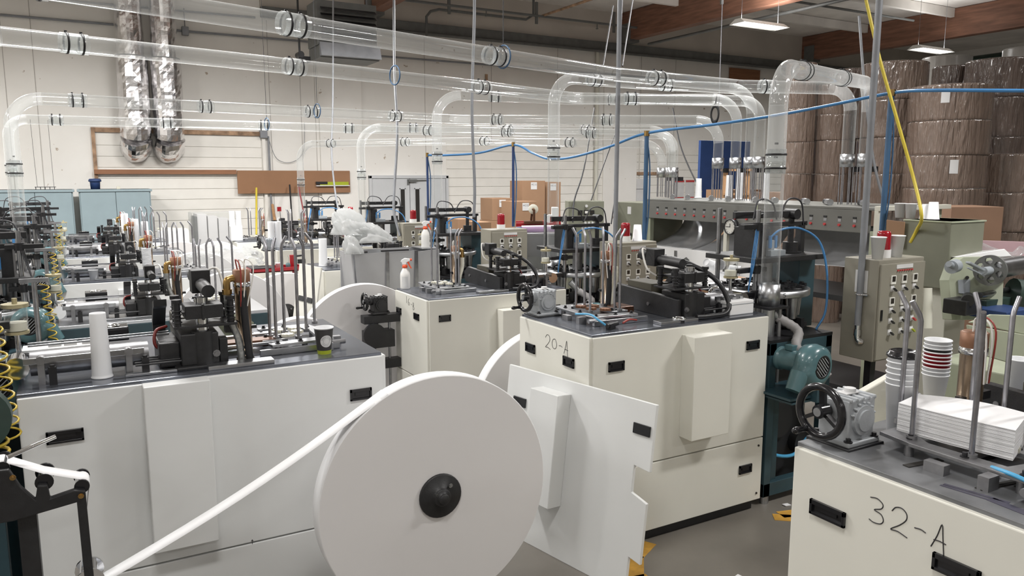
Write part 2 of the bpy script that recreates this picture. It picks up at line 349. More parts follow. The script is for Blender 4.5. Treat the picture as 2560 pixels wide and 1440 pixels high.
g = G(); g.box(-9.2, 26.2, -9.2, WY+0.2, 6.2, 6.35); CEIL = struct('ceiling', g, 'ceiling')
# block courses: infilled opening and the block wall right of it
for x0, x1 in ((0.42, 3.40), (7.56, 13.2), (13.24, 25.9)):
    for k in range(14):
        z0 = 0.0 + k*0.205
        if x0 > 5 and 0: pass
        g = G(); g.box(x0, x1, WY-0.018, WY+0.01, z0+0.004, z0+0.2005); struct('block_course', g, 'block', WALL, 0.003)
# panel joints and pilaster strips of the tilt-up wall
for x in (-0.9, -0.45, 3.62, 4.25, 4.55, 7.05, 8.75, 10.6, 13.22, 14.4):
    g = G(); g.box(x-0.006, x+0.006, WY-0.004, WY+0.02, 2.9 if x in (10.6,) else 0.0, 5.2); struct('panel_joint', g, 'joint', WALL)
g = G(); g.box(4.62, 5.55, WY-0.05, WY+0.02, 0, 5.25); struct('pilaster', g, 'wall', WALL, 0.006)
g = G(); g.box(12.0, 13.1, WY-0.06, WY+0.02, 0, 5.25); struct('pilaster', g, 'wall', WALL, 0.006)
# rusty header and jambs of the old opening
g = G(); g.box(0.36, 3.50, WY-0.05, WY, 2.90, 2.985)
struct('opening_header', g, 'rust', WALL, 0.004)
g = G(); g.box(0.36, 0.42, WY-0.06, WY, 0, 2.985); struct('opening_jamb', g, 'rust', WALL)
g = G(); g.box(3.42, 3.48, WY-0.06, WY, 0, 2.985); struct('opening_jamb', g, 'block', WALL)
g = G(); g.box(3.38, 3.52, WY-0.12, WY, 2.86, 3.02); struct('header_bracket', g, 'conduit', WALL, 0.004)
# ledger (steel channel) along the wall and a sheet above it with the wall's shade painted into its colour
g = G(); g.box(3.5, 25.9, WY-0.14, WY, 5.24, 5.44); struct('trim_1', g, 'steelbeam', None, 0.01)
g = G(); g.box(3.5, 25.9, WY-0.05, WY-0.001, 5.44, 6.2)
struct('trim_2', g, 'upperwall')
# glued timber beams under the roof
for i, x in enumerate((-1.0, 5.8, 12.58, 19.38)):
    g = G(); g.box(x-0.13, x+0.13, -9, WY-0.02, 5.5, 6.19); b = struct('roof_beam', g, 'beam', None, 0.008)
    g = G(); g.box(x-0.15, x+0.15, WY-0.5, WY-0.15, 5.44, 5.9); struct('beam_shoe', g, 'steelbeam', b)
for y in (14.2, 11.8, 9.4, 7.0):
    for x0 in (5.93, 12.71):
        g = G(); g.box(x0, x0+6.53, y-0.05, y+0.05, 5.98, 6.19); struct('roof_purlin', g, 'ceiling', CEIL)

# ------------------------------------------------------------------ door, window slits
D1 = bpy.data.objects.new('door_1', None); COL.objects.link(D1); D1['kind'] = 'structure'; D1.location = (5.73, WY, 0)
g = G(); g.box(-0.06, 0, -0.07, 0, 0, 2.1); g.box(1.79, 1.85, -0.07, 0, 0, 2.1); g.box(-0.06, 1.85, -0.07, 0, 2.04, 2.11); struct('door_frame', g, 'doorwhite', D1, 0.004)
for k in range(2):
    x0 = 0.006+k*0.895
    lf = struct('door_leaf', G().box(x0, x0+0.883, -0.05, 0, 0.01, 2.035), 'doorwhite', D1, 0.004)
    xw = x0+(0.66 if k == 0 else 0.12)
    struct('window_slit', G().box(xw, xw+0.10, -0.058, -0.045, 1.02, 1.80), 'darkhole', lf)
    g = G(); g.box(xw-0.02, xw, -0.062, -0.045, 1.0, 1.82); g.box(xw+0.1, xw+0.12, -0.062, -0.045, 1.0, 1.82); g.box(xw-0.02, xw+0.12, -0.062, -0.045, 1.80, 1.83); g.box(xw-0.02, xw+0.12, -0.062, -0.045, 0.99, 1.02)
    struct('slit_frame', g, 'doorwhite', lf)
    g = G(); g.cyl((x0+(0.8 if k == 0 else 0.08), -0.05, 0.95), (x0+(0.8 if k == 0 else 0.08), -0.10, 0.95), 0.03); struct('door_knob', g, 'steel', lf)
g = G(); g.box(0.85, 1.05, -0.11, -0.05, 1.96, 2.02); g.bar((0.9, -0.1, 2.0), (1.35, -0.07, 2.0), 0.02, 0.02); g.box(0.83, 0.87, -0.08, -0.05, 1.9, 2.02)
struct('door_closer', g, 'steelbeam', D1)

# ------------------------------------------------------------------ lamps
def fixture(x, y, W, z=5.0):
    lab = 'glowing strip lamp hanging beside the timber roof beam' if x < 15 else 'small glowing lamp hanging above the wrapped paper rolls'
    seen = (x, y) in ((11.95, 11.2), (17.77, 11.35))
    t = thing('ceiling_lamp', lab if seen else 'white strip lamp hung below the roof', 'lamp', (x, y, z), 0, 'strip lamps under the roof')
    g = G(); g.add([(-.62, -.2, 0), (.62, -.2, 0), (.62, .2, 0), (-.62, .2, 0), (-.6, -.07, .09), (.6, -.07, .09), (.6, .07, .09), (-.6, .07, .09)],
                   [(4, 5, 6, 7), (0, 1, 5, 4), (1, 2, 6, 5), (2, 3, 7, 6), (3, 0, 4, 7)])
    part('housing', g, 'lampwhite', t)
    g = G()
    for k in (-.12, 0, .12): g.cyl((-.58, k, 0.02), (.58, k, 0.02), 0.016, n=8)
    part('lamp_tube', g, 'lampglow', t)
    g = G(); g.cyl((-.5, 0, .09), (-.5, 0, 6.2-z), .004, n=5); g.cyl((.5, 0, .09), (.5, 0, 6.2-z), .004, n=5); part('hanger', g, 'conduit', t)
    l = bpy.data.lights.new('lamp_light', 'AREA'); l.shape = 'RECTANGLE'; l.size = 1.2; l.size_y = 0.36; l.energy = W; l.color = LAMP_COL; l.spread = R(170)
    lo = bpy.data.objects.new('lamp_light', l); COL.objects.link(lo); lo.parent = t; lo.location = (0, 0, -0.02)
    l2 = bpy.data.lights.new('lamp_uplight', 'AREA'); l2.shape = 'RECTANGLE'; l2.size = 1.1; l2.size_y = 0.10; l2.energy = W*0.16; l2.color = LAMP_COL  # added upward light to brighten the ceiling, not a part of the fixture
    lo = bpy.data.objects.new('lamp_uplight', l2); COL.objects.link(lo); lo.parent = t; lo.location = (0, 0, 0.105); lo.rotation_euler = (math.pi, 0, 0)
for x, y, w_ in LAMPS: fixture(x, y, w_)

# ------------------------------------------------------------------ foil ducts on the back wall
def foil_duct(x, lab, ph):
    t = thing('foil_duct', lab, 'duct', (x, WY-0.42, 2.4), 0, 'foil wrapped ducts on the back wall')
    def crinkle(path, r0, seed):
        rr = random.Random(seed); n = 26; P = [np.array(p, float) for p in path]; vs = []
        ph = [rr.random()*6 for _ in range(9)]
        for i, p in enumerate(P):
            a = P[max(0, i-1)]; b = P[min(len(P)-1, i+1)]; u, v, d = _basis(b-a)
            for k in range(n):
                th = 2*math.pi*k/n
                rad = r0*(1+0.035*math.sin(3*th+ph[0]+i*0.10)+0.022*math.sin(7*th+ph[1]-i*.2)+0.03*(rr.random()-.5)+0.018*math.sin(i*.9+ph[2]+th))
                vs.append(p+(u*math.cos(th)+v*math.sin(th))*rad)
        g = G(); g.add(vs, [(i*n+k, i*n+(k+1) % n, (i+1)*n+(k+1) % n, (i+1)*n+k) for i in range(len(P)-1) for k in range(n)], False); return g
    part('upper_duct', crinkle([(0, 0, z) for z in np.linspace(1.86, 3.78, 26)], 0.225, 3+ph), 'foil', t)
    lower = [(0, 0, z) for z in np.linspace(1.84, 0.55, 22)]+[(0, 0.38-0.38*math.cos(R(a)), 0.55-0.34*math.sin(R(a))) for a in range(10, 91, 10)]
    part('lower_duct', crinkle(lower, 0.265, 11+ph), 'foil', t)
    part('strap', G().torus((0, 0, 1.85), (0, 0, 1), 0.255, 0.012, 24, 6), 'steelbeam', t)
foil_duct(1.085, 'crinkled foil wrapped duct running down the back wall beside the jamb', 0)
foil_duct(1.65, 'crinkled foil wrapped duct with torn band, on the door side of its twin', 5)

# ------------------------------------------------------------------ things on the back wall
def wallbox(name, x0, x1, z0, z1, mat, lab, cat, d=0.03, group=None, b=0.003):
    return solo(name, G().box(x0, x1, WY-0.02-d, WY-0.0195, z0, z1), mat, lab, cat, group, b)
solo('ledger_board', G().box(0.36, 2.88, WY-0.12, WY-0.066, 2.13, 2.215), 'plank', 'long red-brown timber board on wall beneath the foil ducts', 'board', None, 0.003)
solo('plywood_panel', G().box(2.89, 5.22, WY-0.11, WY-0.08, 1.74, 2.205), 'plywood', 'brown plywood panel fixed to wall above the brooms', 'panel', None, 0.003)
t = thing('spirit_level', 'green and black spirit level resting on plywood panel', 'level', (4.55, WY-0.142, 1.90))
part('body', G().box(0, .62, -.02, .02, 0, .07), 'lime', t, .002); part('grip', G().box(-.08, .16, -.025, .025, .02, .075), 'black', t); part('rail', G().box(-.08, .64, -.03, .03, -.02, 0), 'label', t)
def wallpipe(lab, pts, r, mat='conduit', name='conduit_pipe', group='conduits on the back wall'):
    return solo(name, G().tube(pts, r, 8), mat, lab, 'pipe', group)
wallpipe('grey conduit running along wall at the height of the junction box', [(-6, WY-.05, 4.85), (0.86, WY-.05, 4.85)], 0.022)
wallpipe('grey conduit running along wall from the junction box to the unit heater', [(1.9, WY-.05, 4.84), (4.7, WY-.05, 4.84)], 0.022)
wallpipe('thin dark pipe high on wall past the foil ducts', [(-6, WY-.05, 5.14), (3.4, WY-.05, 5.22)], 0.02)
wallpipe('grey pipe run beneath the steel channel on back wall', [(6.0, WY-.09, 4.66), (16.2, WY-.09, 4.66)], 0.022)
wallpipe('bundle conduit under the steel channel beside the unit heater', [(5.9, WY-.18, 5.20), (9.6, WY-.18, 5.20), (25, WY-.18, 5.20)], 0.035, 'steelbeam')
t = thing('junction_box', 'small grey junction box on wall beside foil ducts', 'junction box', (2.08, WY-.02, 4.76)); part('body', G().box(-.06, .06, -.09, 0, 0, .16), 'conduit', t, .006); part('stub', G().cyl((0, -.04, .16), (0, -.04, .5), .01, n=6), 'conduit', t)
# sprinkler lines below the roof
for y, lab in ((15.6, 'dark sprinkler pipe under the roof close to the wall'), (12.0, 'dark sprinkler pipe crossing under the timber beams')):
    t = thing('sprinkler_pipe', lab, 'pipe', (0, y, 5.72))
    part('main', G().tube([(6.2, 0, 0), (12.4, 0, 0)] if y > 13 else [(8, 0, 0.1), (18, 0, .1)], .028, 8), 'steelbeam', t)
    for k in range(3):
        x = 7.3+k*2.2; g = G(); g.box(x-.03, x+.03, -.02, .02, -.18, .3); part('clamp_hanger', g, 'steelbeam', t)
    for k in range(2):
        x = 8.2+k*3; g = G(); g.cyl((x, 0, 0), (x, 0, -.12), .012, n=6); g.cyl((x, 0, -.12), (x, 0, -.14), .03, n=8); part('sprinkler_head', g, 'steelbeam', t)
solo('sprinkler_branch', G().tube([(9.7, 15.8, 5.75), (9.7, 9.0, 5.75)], .03, 8), 'rust', 'rusty red sprinkler branch running towards the timber beam', 'pipe')
solo('sprinkler_branch', G().tube([(12.95, 15.8, 5.4), (12.95, 7.0, 5.4)], .035, 8), 'steelbeam', 'dark pipe slung beneath the first timber beam', 'pipe')
solo('duct_pipe', G().tube([(20.6, 16, 5.0), (20.6, 5, 5.05)], .16, 12), 'darkgreen', 'thick dark green pipe slung under the far timber beam', 'pipe')
wallpipe('dark conduit with bent end dropping from the roof by the heater', [(6.9, 15.9, 5.1), (6.9, 15.9, 5.5), (7.0, 15.9, 5.62), (7.2, 15.9, 5.68), (9.4, 15.9, 5.68), (9.6, 15.9, 5.8), (9.6, 15.9, 6.19)], .03, 'steelbeam')
# unit heater
t = thing('unit_heater', 'dark grey louvred unit heater hanging before back wall', 'heater', (4.0, 14.0, 4.2))
part('casing', G().box(0, 1.12, 0, .7, 0, .22), 'steelbeam', t, .01); part('hood', G().box(-.02, 1.1, .05, .68, .22, 1.0), 'steelbeam', t, .01)
part('chin', G().prism([(-.12, .02), (0, .02), (0, .26), (-.03, .26)], 'yz', 0, 1.12), 'conduit', t)
for k in range(6): part('louvre', G().rbox((.56, .02, .33+k*.105), (1.02, .10, .012), rx=R(35)), 'black', t)
g = G()
for x in (.06, 1.02): g.cyl((x, .35, 1.0), (x, .35, 2.0), .012, n=6)
part('hanger', g, 'conduit', t); part('gas_pipe', G().tube(smooth_path([(-.28, .3, 1.9), (-.28, .3, .1), (-.25, .3, -.05), (-.1, .3, -.05)]), .018, 6), 'black', t)
part('valve', G().cyl((-.28, .2, .05), (-.28, .4, .05), .06).cbox((-.2, .3, -.02), (.2, .1, .1)), 'black', t)
wallbox('wood_panel', 16.35, 17.55, 4.72, 5.12, 'plank', 'red-brown wooden panel high on wall near the roof beam', 'panel')
# notices
for x0, x1, z0, z1, lab in ((12.75, 13.6, .9, 2.02, 'large white notice sheet on wall beside the pale conduit'), (14.45, 14.8, 1.25, 1.98, 'white notice with red header on wall left of blue board'), (14.86, 15.18, 1.25, 1.98, 'white notice with red header on wall nearest the blue board')):
    t = thing('wall_notice', lab, 'notice', (x0, WY-.02, z0), 0, 'notices on the back wall'); w = x1-x0; h = z1-z0
    part('sheet', G().box(0, w, -.012, 0, 0, h), 'label', t)
    if x0 > 14:
        part('red_header', G().box(0, w, -.014, -.0125, h-.06, h), 'inkred', t); part('red_header', G().box(0, w, -.014, -.0125, h*.32, h*.32+.03), 'inkred', t)
    else: part('ruled_line', G().box(.1, w-.1, -.014, -.0125, h*.75, h*.76), 'ink', t)
wallbox('red_marker', 15.45, 15.56, 1.05, 1.45, 'inkred', 'narrow red and white marker strip on wall', 'sign', .01)
wallbox('timber_batten', 12.4, 14.0, 2.12, 2.2, 'rust', 'weathered timber batten on wall above the white notice', 'board')
wallbox('brown_plate', 12.05, 12.35, 3.02, 3.10, 'rust', 'small brown plate on pilaster beside pale conduit', 'plate')
t = thing('rust_bracket', 'rusty iron cross bracket on the upper back wall', 'bracket', (8.6, WY-.02, 4.0)); part('flat_bar', G().box(-.03, .03, -.03, 0, 0, .45), 'rust', t); part('cross_rod', G().cyl((-.3, -.03, .28), (.45, -.03, .26), .01, n=6), 'rust', t)
wallpipe('thin wire trunking dropping on wall beside the rusty jamb', [(3.55, WY-.04, 0.3), (3.55, WY-.04, 2.9)], .02)
solo('loose_wire', G().tube(smooth_path([(3.55, WY-.05, 2.85), (3.7, WY-.05, 2.45), (4.0, WY-.05, 2.38), (4.25, WY-.05, 2.6), (4.3, WY-.05, 3.2)]), .006, 5), 'conduit', 'thin loose wire loop hanging on wall beside header bracket', 'wire')
# blue board, steel frame board by the wall
solo('blue_board', G().rbox((9.95, 10.0, 1.35), (1.1, .06, 2.7), rz=R(-4)), 'blueboard', 'tall blue board standing behind the packing machine', 'board', None, .004)
wallpipe('pale painted conduit standing against wall behind green switch cabinet', [(11.75, WY-.09, 0), (11.75, WY-.09, 5.2)], .05, 'cream2')
# ================================================================== cup machines
def recess_handle(g, frame, c, wd=0.105, ht=0.054, d=0.010):
    """black flush handle: rim, sunk tray; frame = 'front' (faces -y) or 'end' (faces -x)"""
    def B(a0, a1, b0, b1, h0, h1):
        if frame == 'front': g.box(c[0]+a0, c[0]+a1, c[1]-h1, c[1]-h0, c[2]+b0, c[2]+b1)
        else: g.box(c[0]-h1, c[0]-h0, c[1]+a0, c[1]+a1, c[2]+b0, c[2]+b1)
    w, h, t = wd/2, ht/2, 0.009
    B(-w, w, h-t*1.6, h, 0, d); B(-w, w, -h, -h+t, 0, d); B(-w, -w+t, -h, h, 0, d); B(w-t, w, -h, h, 0, d); B(-w, w, -h, h, 0, 0.002)
    B(-w*.55, w*.55, -h*.2, h-t, 0.002, 0.006)
    return g
HAND = {'2': [[(0, .75), (.15, .95), (.4, 1), (.6, .85), (.6, .6), (.35, .3), (0, 0), (.3, .02), (.7, -.08)]],
        '0': [[(.35, .85), (.1, .75), (0, .45), (.1, .15), (.4, .1), (.6, .3), (.6, .6), (.45, .82), (.3, .85)]],
        '3': [[(0, .95), (.3, 1), (.55, .85), (.5, .65), (.2, .5), (.5, .42), (.62, .2), (.5, .02), (.2, -.03), (0, .03)]],
        '-': [[(0, .45), (.25, .48), (.45, .42)]],
        'A': [[(0, 0), (.2, .5), (.35, 1), (.42, .5), (.5, -.15)], [(.08, .3), (.3, .33), (.55, .3)]],
        '1': [[(.1, 1), (.12, .5), (.1, 0)]], '6': [[(.4, 1), (.1, .7), (0, .3), (.2, 0), (.45, .15), (.4, .4), (.1, .4)]],
        'B': [[(.1, 1), (.1, 0)], [(.1, 1), (.4, .9), (.4, .6), (.1, .5), (.5, .35), (.45, .05), (.1, 0)]], 'up': [[(.2, 0), (.2, .9)], [(0, .6), (.2, .95), (.4, .6)]],
        '5': [[(.5, 1), (.1, 1), (.08, .55), (.4, .6), (.5, .3), (.35, .02), (0, .05)]]}
def handwriting(s, size, fn, r=0.0016, gap=0.95, drop=0.0):
    g = G(); x = 0; chars = s if isinstance(s, list) else list(s)
    for i, ch in enumerate(chars):
        for st in HAND[ch]:
            p = smooth_path([fn((x+a*size), (b*size-drop*i)) for a, b in st], 4); g.tube(p, r, 4)
        x += size*gap*(0.72 if ch in '-1' else 1.0)
    return g
def gearbox(T, c, mat='gear', wheel='blackgloss', R0=0.078, ax=-1, plate=True):
    """worm gearbox with ribs and round cover, handwheel on its -u side"""
    x, y, z = c
    g = G(); g.box(x-.062, x+.062, y-.055, y+.055, z+.02, z+.15)
    g.cyl((x, y-.055, z+.085), (x, y-.067, z+.085), .048, n=20); g.cyl((x, y-.067, z+.085), (x, y-.073, z+.085), .034, n=20)
    for k in range(7):
        a = R(20+k*23); g.cbox((x+.055*math.cos(a), y-.060, z+.085+.055*math.sin(a)), (.008, .012, .008))
    for k in range(5): g.box(x-.06+k*.028, x-.05+k*.028, y-.06, y+.06, z+.145, z+.158)
    g.box(x-.075, x+.075, y-.07, y+.07, z+.006, z+.022); g.cyl((x-.062, y, z+.115), (x-.085, y, z+.115), .035, n=14)
    b = part('gearbox', g, mat, T, .006)
    part('oil_cap', G().cyl((x+.01, y, z+.155), (x+.01, y, z+.172), .018, n=12), 'label', b); part('name_plate', G().box(x-.03, x+.03, y-.02, y+.02, z+.158, z+.161), 'label', b)
    g = G()
    for sx in (-1, 1):
        for sy in (-1, 1): g.bolt((x+sx*.062, y+sy*.058, z+.022))
    part('bolt', g, 'black', b)
    if plate: part('mount_plate', G().box(x-.085, x+.085, y-.08, y+.08, z-.008, z+.007), 'black', b, .003)
    xw = x-.125
    g = G(); g.torus((xw, y, z+.115), (1, 0, 0), R0, .0125, 30, 10)
    for k in range(3):
        a = R(90+k*120); p = np.array((xw+.006, y+R0*math.cos(a), z+.115+R0*math.sin(a))); g.bar((xw+.012, y, z+.115), p, .02, .012)
    g.cyl((xw-.012, y, z+.115), (xw+.03, y, z+.115), .022, n=14)
    wh = part('handwheel', g, wheel, T)
    part('hub_cap', G().cyl((xw-.012, y, z+.115), (xw-.0165, y, z+.115), .014, n=14), 'alu', wh)
    part('crank_handle', G().lathe([(.006, 0), (.011, .004), (.009, .03), (.012, .055), (.008, .066), (0, .068)], (xw, y+R0*.55, z+.115-R0*.83), (-1, 0, 0), 10), 'blackgloss', wh)
    part('shaft', G().cyl((x-.06, y, z+.115), (xw, y, z+.115), .009, n=8), 'steel', wh)
def feed_rod(T, x, y, z, h, lean, r=0.0078):
    lx, ly = lean
    pts = smooth_path([(x, y, z), (x, y, z+h-.05), (x+.15*lx*.05, y+.15*ly*.05, z+h-.03)], 2)[:-1]+[(x+lx*.012, y+ly*.012, z+h-.02), (x+lx*.035, y+ly*.035, z+h+.025)]
    p = part('feed_rod', G().tube([(x, y, z), (x, y, z+h-.03), (x+lx*.006, y+ly*.006, z+h-.012), (x+lx*.035, y+ly*.035, z+h+.028)], r, 10), 'rodsteel', T)
    part('rod_clamp', G().cyl((x, y, z), (x, y, z+.016), .016, n=8), 'dullsteel', p)
def magazine(T, zt, u0=.17, rods=None, h=.46, pads='nylon', dusty=False):
    m = 'dullsteel' if dusty else 'alu'
    z = zt+.035
    g = G(); g.prism([(u0, .22), (u0+.30, .20), (u0+.31, .25), (u0+.06, .30), (u0+.05, .52), (u0+.10, .60), (u0+.28, .62), (u0+.28, .66), (u0+.02, .66), (u0, .55)], 'xy', z, z+.012)
    g.box(u0+.20, u0+.32, .32, .56, z, z+.012); g.box(u0-.02, u0+.36, .185, .205, zt+.002, zt+.03); g.box(u0+.02, u0+.06, .16, .24, zt, zt+.036)
    fr = part('magazine_frame', g, m, T, .0015)
    g = G()
    for (a, b) in ((.03, .24), (.16, .23), (.27, .225), (.03, .40), (.04, .57), (.15, .63), (.25, .64), (.23, .36), (.29, .50), (.29, .40)): g.bolt((u0+a, b, z+.012), r=.0075, h=.014)
    part('bolt', g, 'black', fr)
    g = G()
    for (a, b) in ((.02, .24), (.27, .22), (.02, .56), (.26, .63), (.14, .235)): g.cyl((u0+a, b, zt), (u0+a, b, z), .014, n=8)
    g.cbox((u0-.03, .30, zt+.02), (.05, .03, .04)); g.cbox((u0-.035, .44, zt+.015), (.03, .06, .03)); g.cyl((u0-.05, .2, zt+.03), (u0+.02, .2, zt+.03), .012, n=8)
    part('frame_post', g, 'dullsteel', fr)
    for (a, b) in ((.13, .43), (.19, .37), (.20, .50), (.12, .52)):
        g = G(); n = 20; g.prism([(u0+a+.034*(1 if k % 2 else .72)*math.cos(2*math.pi*k/n), b+.034*(1 if k % 2 else .72)*math.sin(2*math.pi*k/n)) for k in range(n)], 'xy', z+.013, z+.026)
        part('star_wheel', g, pads, fr)
    part('rail_slot', G().box(u0+.05, u0+.30, .26, .275, zt+.001, zt+.003).box(u0+.1, u0+.3, .42, .435, zt+.001, zt+.003), 'darkhole', fr)
    lean = ((-.5, .6), (.1, 1), (-.7, -.3), (.3, .7), (.8, -.4), (1, .1))
    rods = rods or ((.28, .56), (.315, .52), (.25, .37), (.45, .52), (.42, .36), (.435, .33))
    for (a, b), l in zip(rods, lean): feed_rod(T, a-.17+u0, b, z+.006, h, l)
def heater_unit(T, u, v, zt, h=.30, r=.032, cap=.05, hose=True, brassy=True, braid='braid'):
    g = G(); g.lathe([(r*1.15, 0), (r*1.15, .012), (r, .014), (r, h)], (u, v, zt), n=20)
    p = part('heater_tube', g, 'heater', T)
    part('clamp_ring', G().pipe((u, v, zt+h-.004), (u, v, zt+h+.018), r*1.12, r*.9), 'chrome', p)
    g = G(); g.lathe([(r*1.06, 0), (r*1.1, .006), (r*1.1, cap), (r*.9, cap+.004), (0, cap+.004)], (u, v, zt+h+.016), n=20); part('ceramic_cap', g, 'copper', p)
    for k, (mt, dx) in enumerate((('whitewire', -.012), ('whitewire', .006), ('redwire', .016))):
        q = (u+dx, v, zt+h+cap+.015); part('lead_wire', G().tube(smooth_path([q, (u+dx*1.5, v-.01, q[2]+.05), (u+dx*2-.02, v-r-.02, q[2]+.01), (u+dx, v-r*1.25, q[2]-.16)]), .0032, 5), mt, p)
    part('holder_arm', G().box(u-r*1.6, u+r*1.6, v-.012, v+.012, zt+h*.42, zt+h*.42+.014).box(u+r, u+r+.05, v-.02, v+.02, zt+h*.40, zt+h*.5), 'black', p)
    if hose:
        d = -1
        if brassy:
            g = G(); g.tube(smooth_path([(u, v, zt+h+.035), (u+.05, v-.005, zt+h+.035), (u+.066, v-.008, zt+h+.02), (u+.066, v-.008, zt+h-.03)]), [.014]*len(smooth_path([0, 1, 2, 3])) if 0 else .016, 10); g.cyl((u+.066, v-.008, zt+h-.012), (u+.066, v-.008, zt+h-.035), .022, n=8)
            part('brass_elbow', g, 'brass', p)
        pts = smooth_path([(u+.066, v-.01, zt+h-.03), (u+.06, v-.015, zt+h*.6), (u+.03, v-.025, zt+h*.3), (u+.02, v-.03, zt)], 8)
        g = G(); n = len(pts); g.tube(pts, [.0165+.0016*(i % 2) for i in range(n)], 10); part('braided_hose', g, braid, p)
        g = G(); g.tube(smooth_path([(u+.004, v-r*.9, zt+h-.02), (u, v-r*1.2, zt+h*.5), (u-.012, v-r*1.3, zt)]), .017, 8); part('black_hose', g, 'black', p)
def cam_unit(T, zt, u=.77, rich=True, sc=1.0):
    """black cast cam box with chrome post and clamp head"""
    def part(name, g, mat, parent, bevel=0.0):
        if sc != 1.0: g.v = [(u+.065+(x-u-.065)*sc, .10+(y-.10)*sc, zt+(z-zt)*sc) for x, y, z in g.v]
        return globals()['part'](name, g, mat, parent, bevel)
    g = G(); g.box(u, u+.13, .10, .28, zt+.012, zt+.13); g.box(u-.02, u+.15, .08, .30, zt, zt+.014)
    g.box(u+.13, u+.20, .13, .34, zt+.01, zt+.10)
    b = part('cam_box', g, 'castblack', T, .006)
    part('post_socket', G().cyl((u+.05, .13, zt+.01), (u+.05, .13, zt+.135), .042, n=18), 'castblack', b)
    part('cam_plate', G().prism([(.12, zt), (.70, zt), (.72, zt+.03), (.72, zt+.085), (.66, zt+.125), (.30, zt+.11), (.12, zt+.10)], 'yz', u-.034, u-.004), 'castblack', b, .004)
    part('bolt', G().bolt((u-.028, .62, zt+.06), (-1, 0, 0), .01).bolt((u-.028, .34, zt+.05), (-1, 0, 0), .01).bolt((u+.01, .10, zt+.05), (0, -1, 0), .008), 'dullsteel', b)
    part('chrome_post', G().cyl((u+.05, .13, zt+.13), (u+.05, .13, zt+.25), .022, n=16), 'chrome', b)
    g = G(); g.box(u-.02, u+.11, .085, .19, zt+.185, zt+.235); g.box(u+.045, u+.055, .08, .195, zt+.18, zt+.24)
    hd = part('clamp_head', g, 'castblack', T, .004)
    part('clamp_bolt', G().cyl((u+.05, .13, zt+.235), (u+.05, .13, zt+.258), .026, n=6), 'chrome', hd)
    g = G()
    for (a, b2) in ((-.05, .12), (-.045, .24), (.135, .11), (.13, .22)):
        g.cyl((u+a, b2, zt+.16), (u+a, b2, zt+.245), .012, n=8)
        for k in range(4): g.torus((u+a, b2, zt+.175+k*.014), (0, 0, 1), .014, .0028, 10, 5)
        g.cyl((u+a, b2, zt+.245), (u+a, b2, zt+.258), .018, n=6)
    part('spring_stud', g, 'black', hd)
    g = G(); g.box(u-.07, u+.15, .10, .26, zt+.150, zt+.160); g.box(u-.03, u+.12, .10, .26, zt+.205, zt+.213); part('yoke_plate', g, 'castblack', hd, .002)
    g = G(); g.cyl((u+.02, .15, zt+.275), (u+.02, .42, zt+.285), .024, n=14); g.cbox((u+.02, .36, zt+.29), (.07, .07, .09)); g.cyl((u+.02, .40, zt+.30), (u+.02, .46, zt+.30), .034, n=14); part('cross_arm', g, 'castblack', T, .004)
    part('guard_strip', G().prism([(.30, zt+.235), (.36, zt+.22), (.44, zt+.13), (.44, zt+.04), (.41, zt+.04), (.41, zt+.12), (.34, zt+.195), (.30, zt+.21)], 'yz', u+.15, u+.195), 'castblack', b)
    part('heater_block', G().box(u+.0, u+.12, .36, .56, zt+.06, zt+.15), 'olive', b, .004)
    part('sensor_wire', G().tube(smooth_path([(u+.0, .40, zt+.32), (u-.05, .38, zt+.33), (u-.06, .33, zt+.24), (u-.02, .3, zt+.2)]), .005, 6), 'whitewire', hd)
    part('red_cable', G().tube(smooth_path([(u+.16, .25, zt+.14), (u+.2, .22, zt+.13), (u+.205, .2, zt+.08), (u+.16, .2, zt+.05)]), .006, 6), 'redsleeve', b)
    if rich:
        pts = smooth_path([(u+.02, .42, zt+.29), (u+.14, .30, zt+.27), (u+.24, .16, zt+.19), (u+.28, .09, zt+.08), (u+.24, .06, zt+.02), (u+.12, .055, zt+.014), (u+.04, .06, zt+.016)], 7)
        part('cable_conduit', G().tube(pts, [.0125+.0015*(i % 2) for i in range(len(pts))], 8), 'black', T)
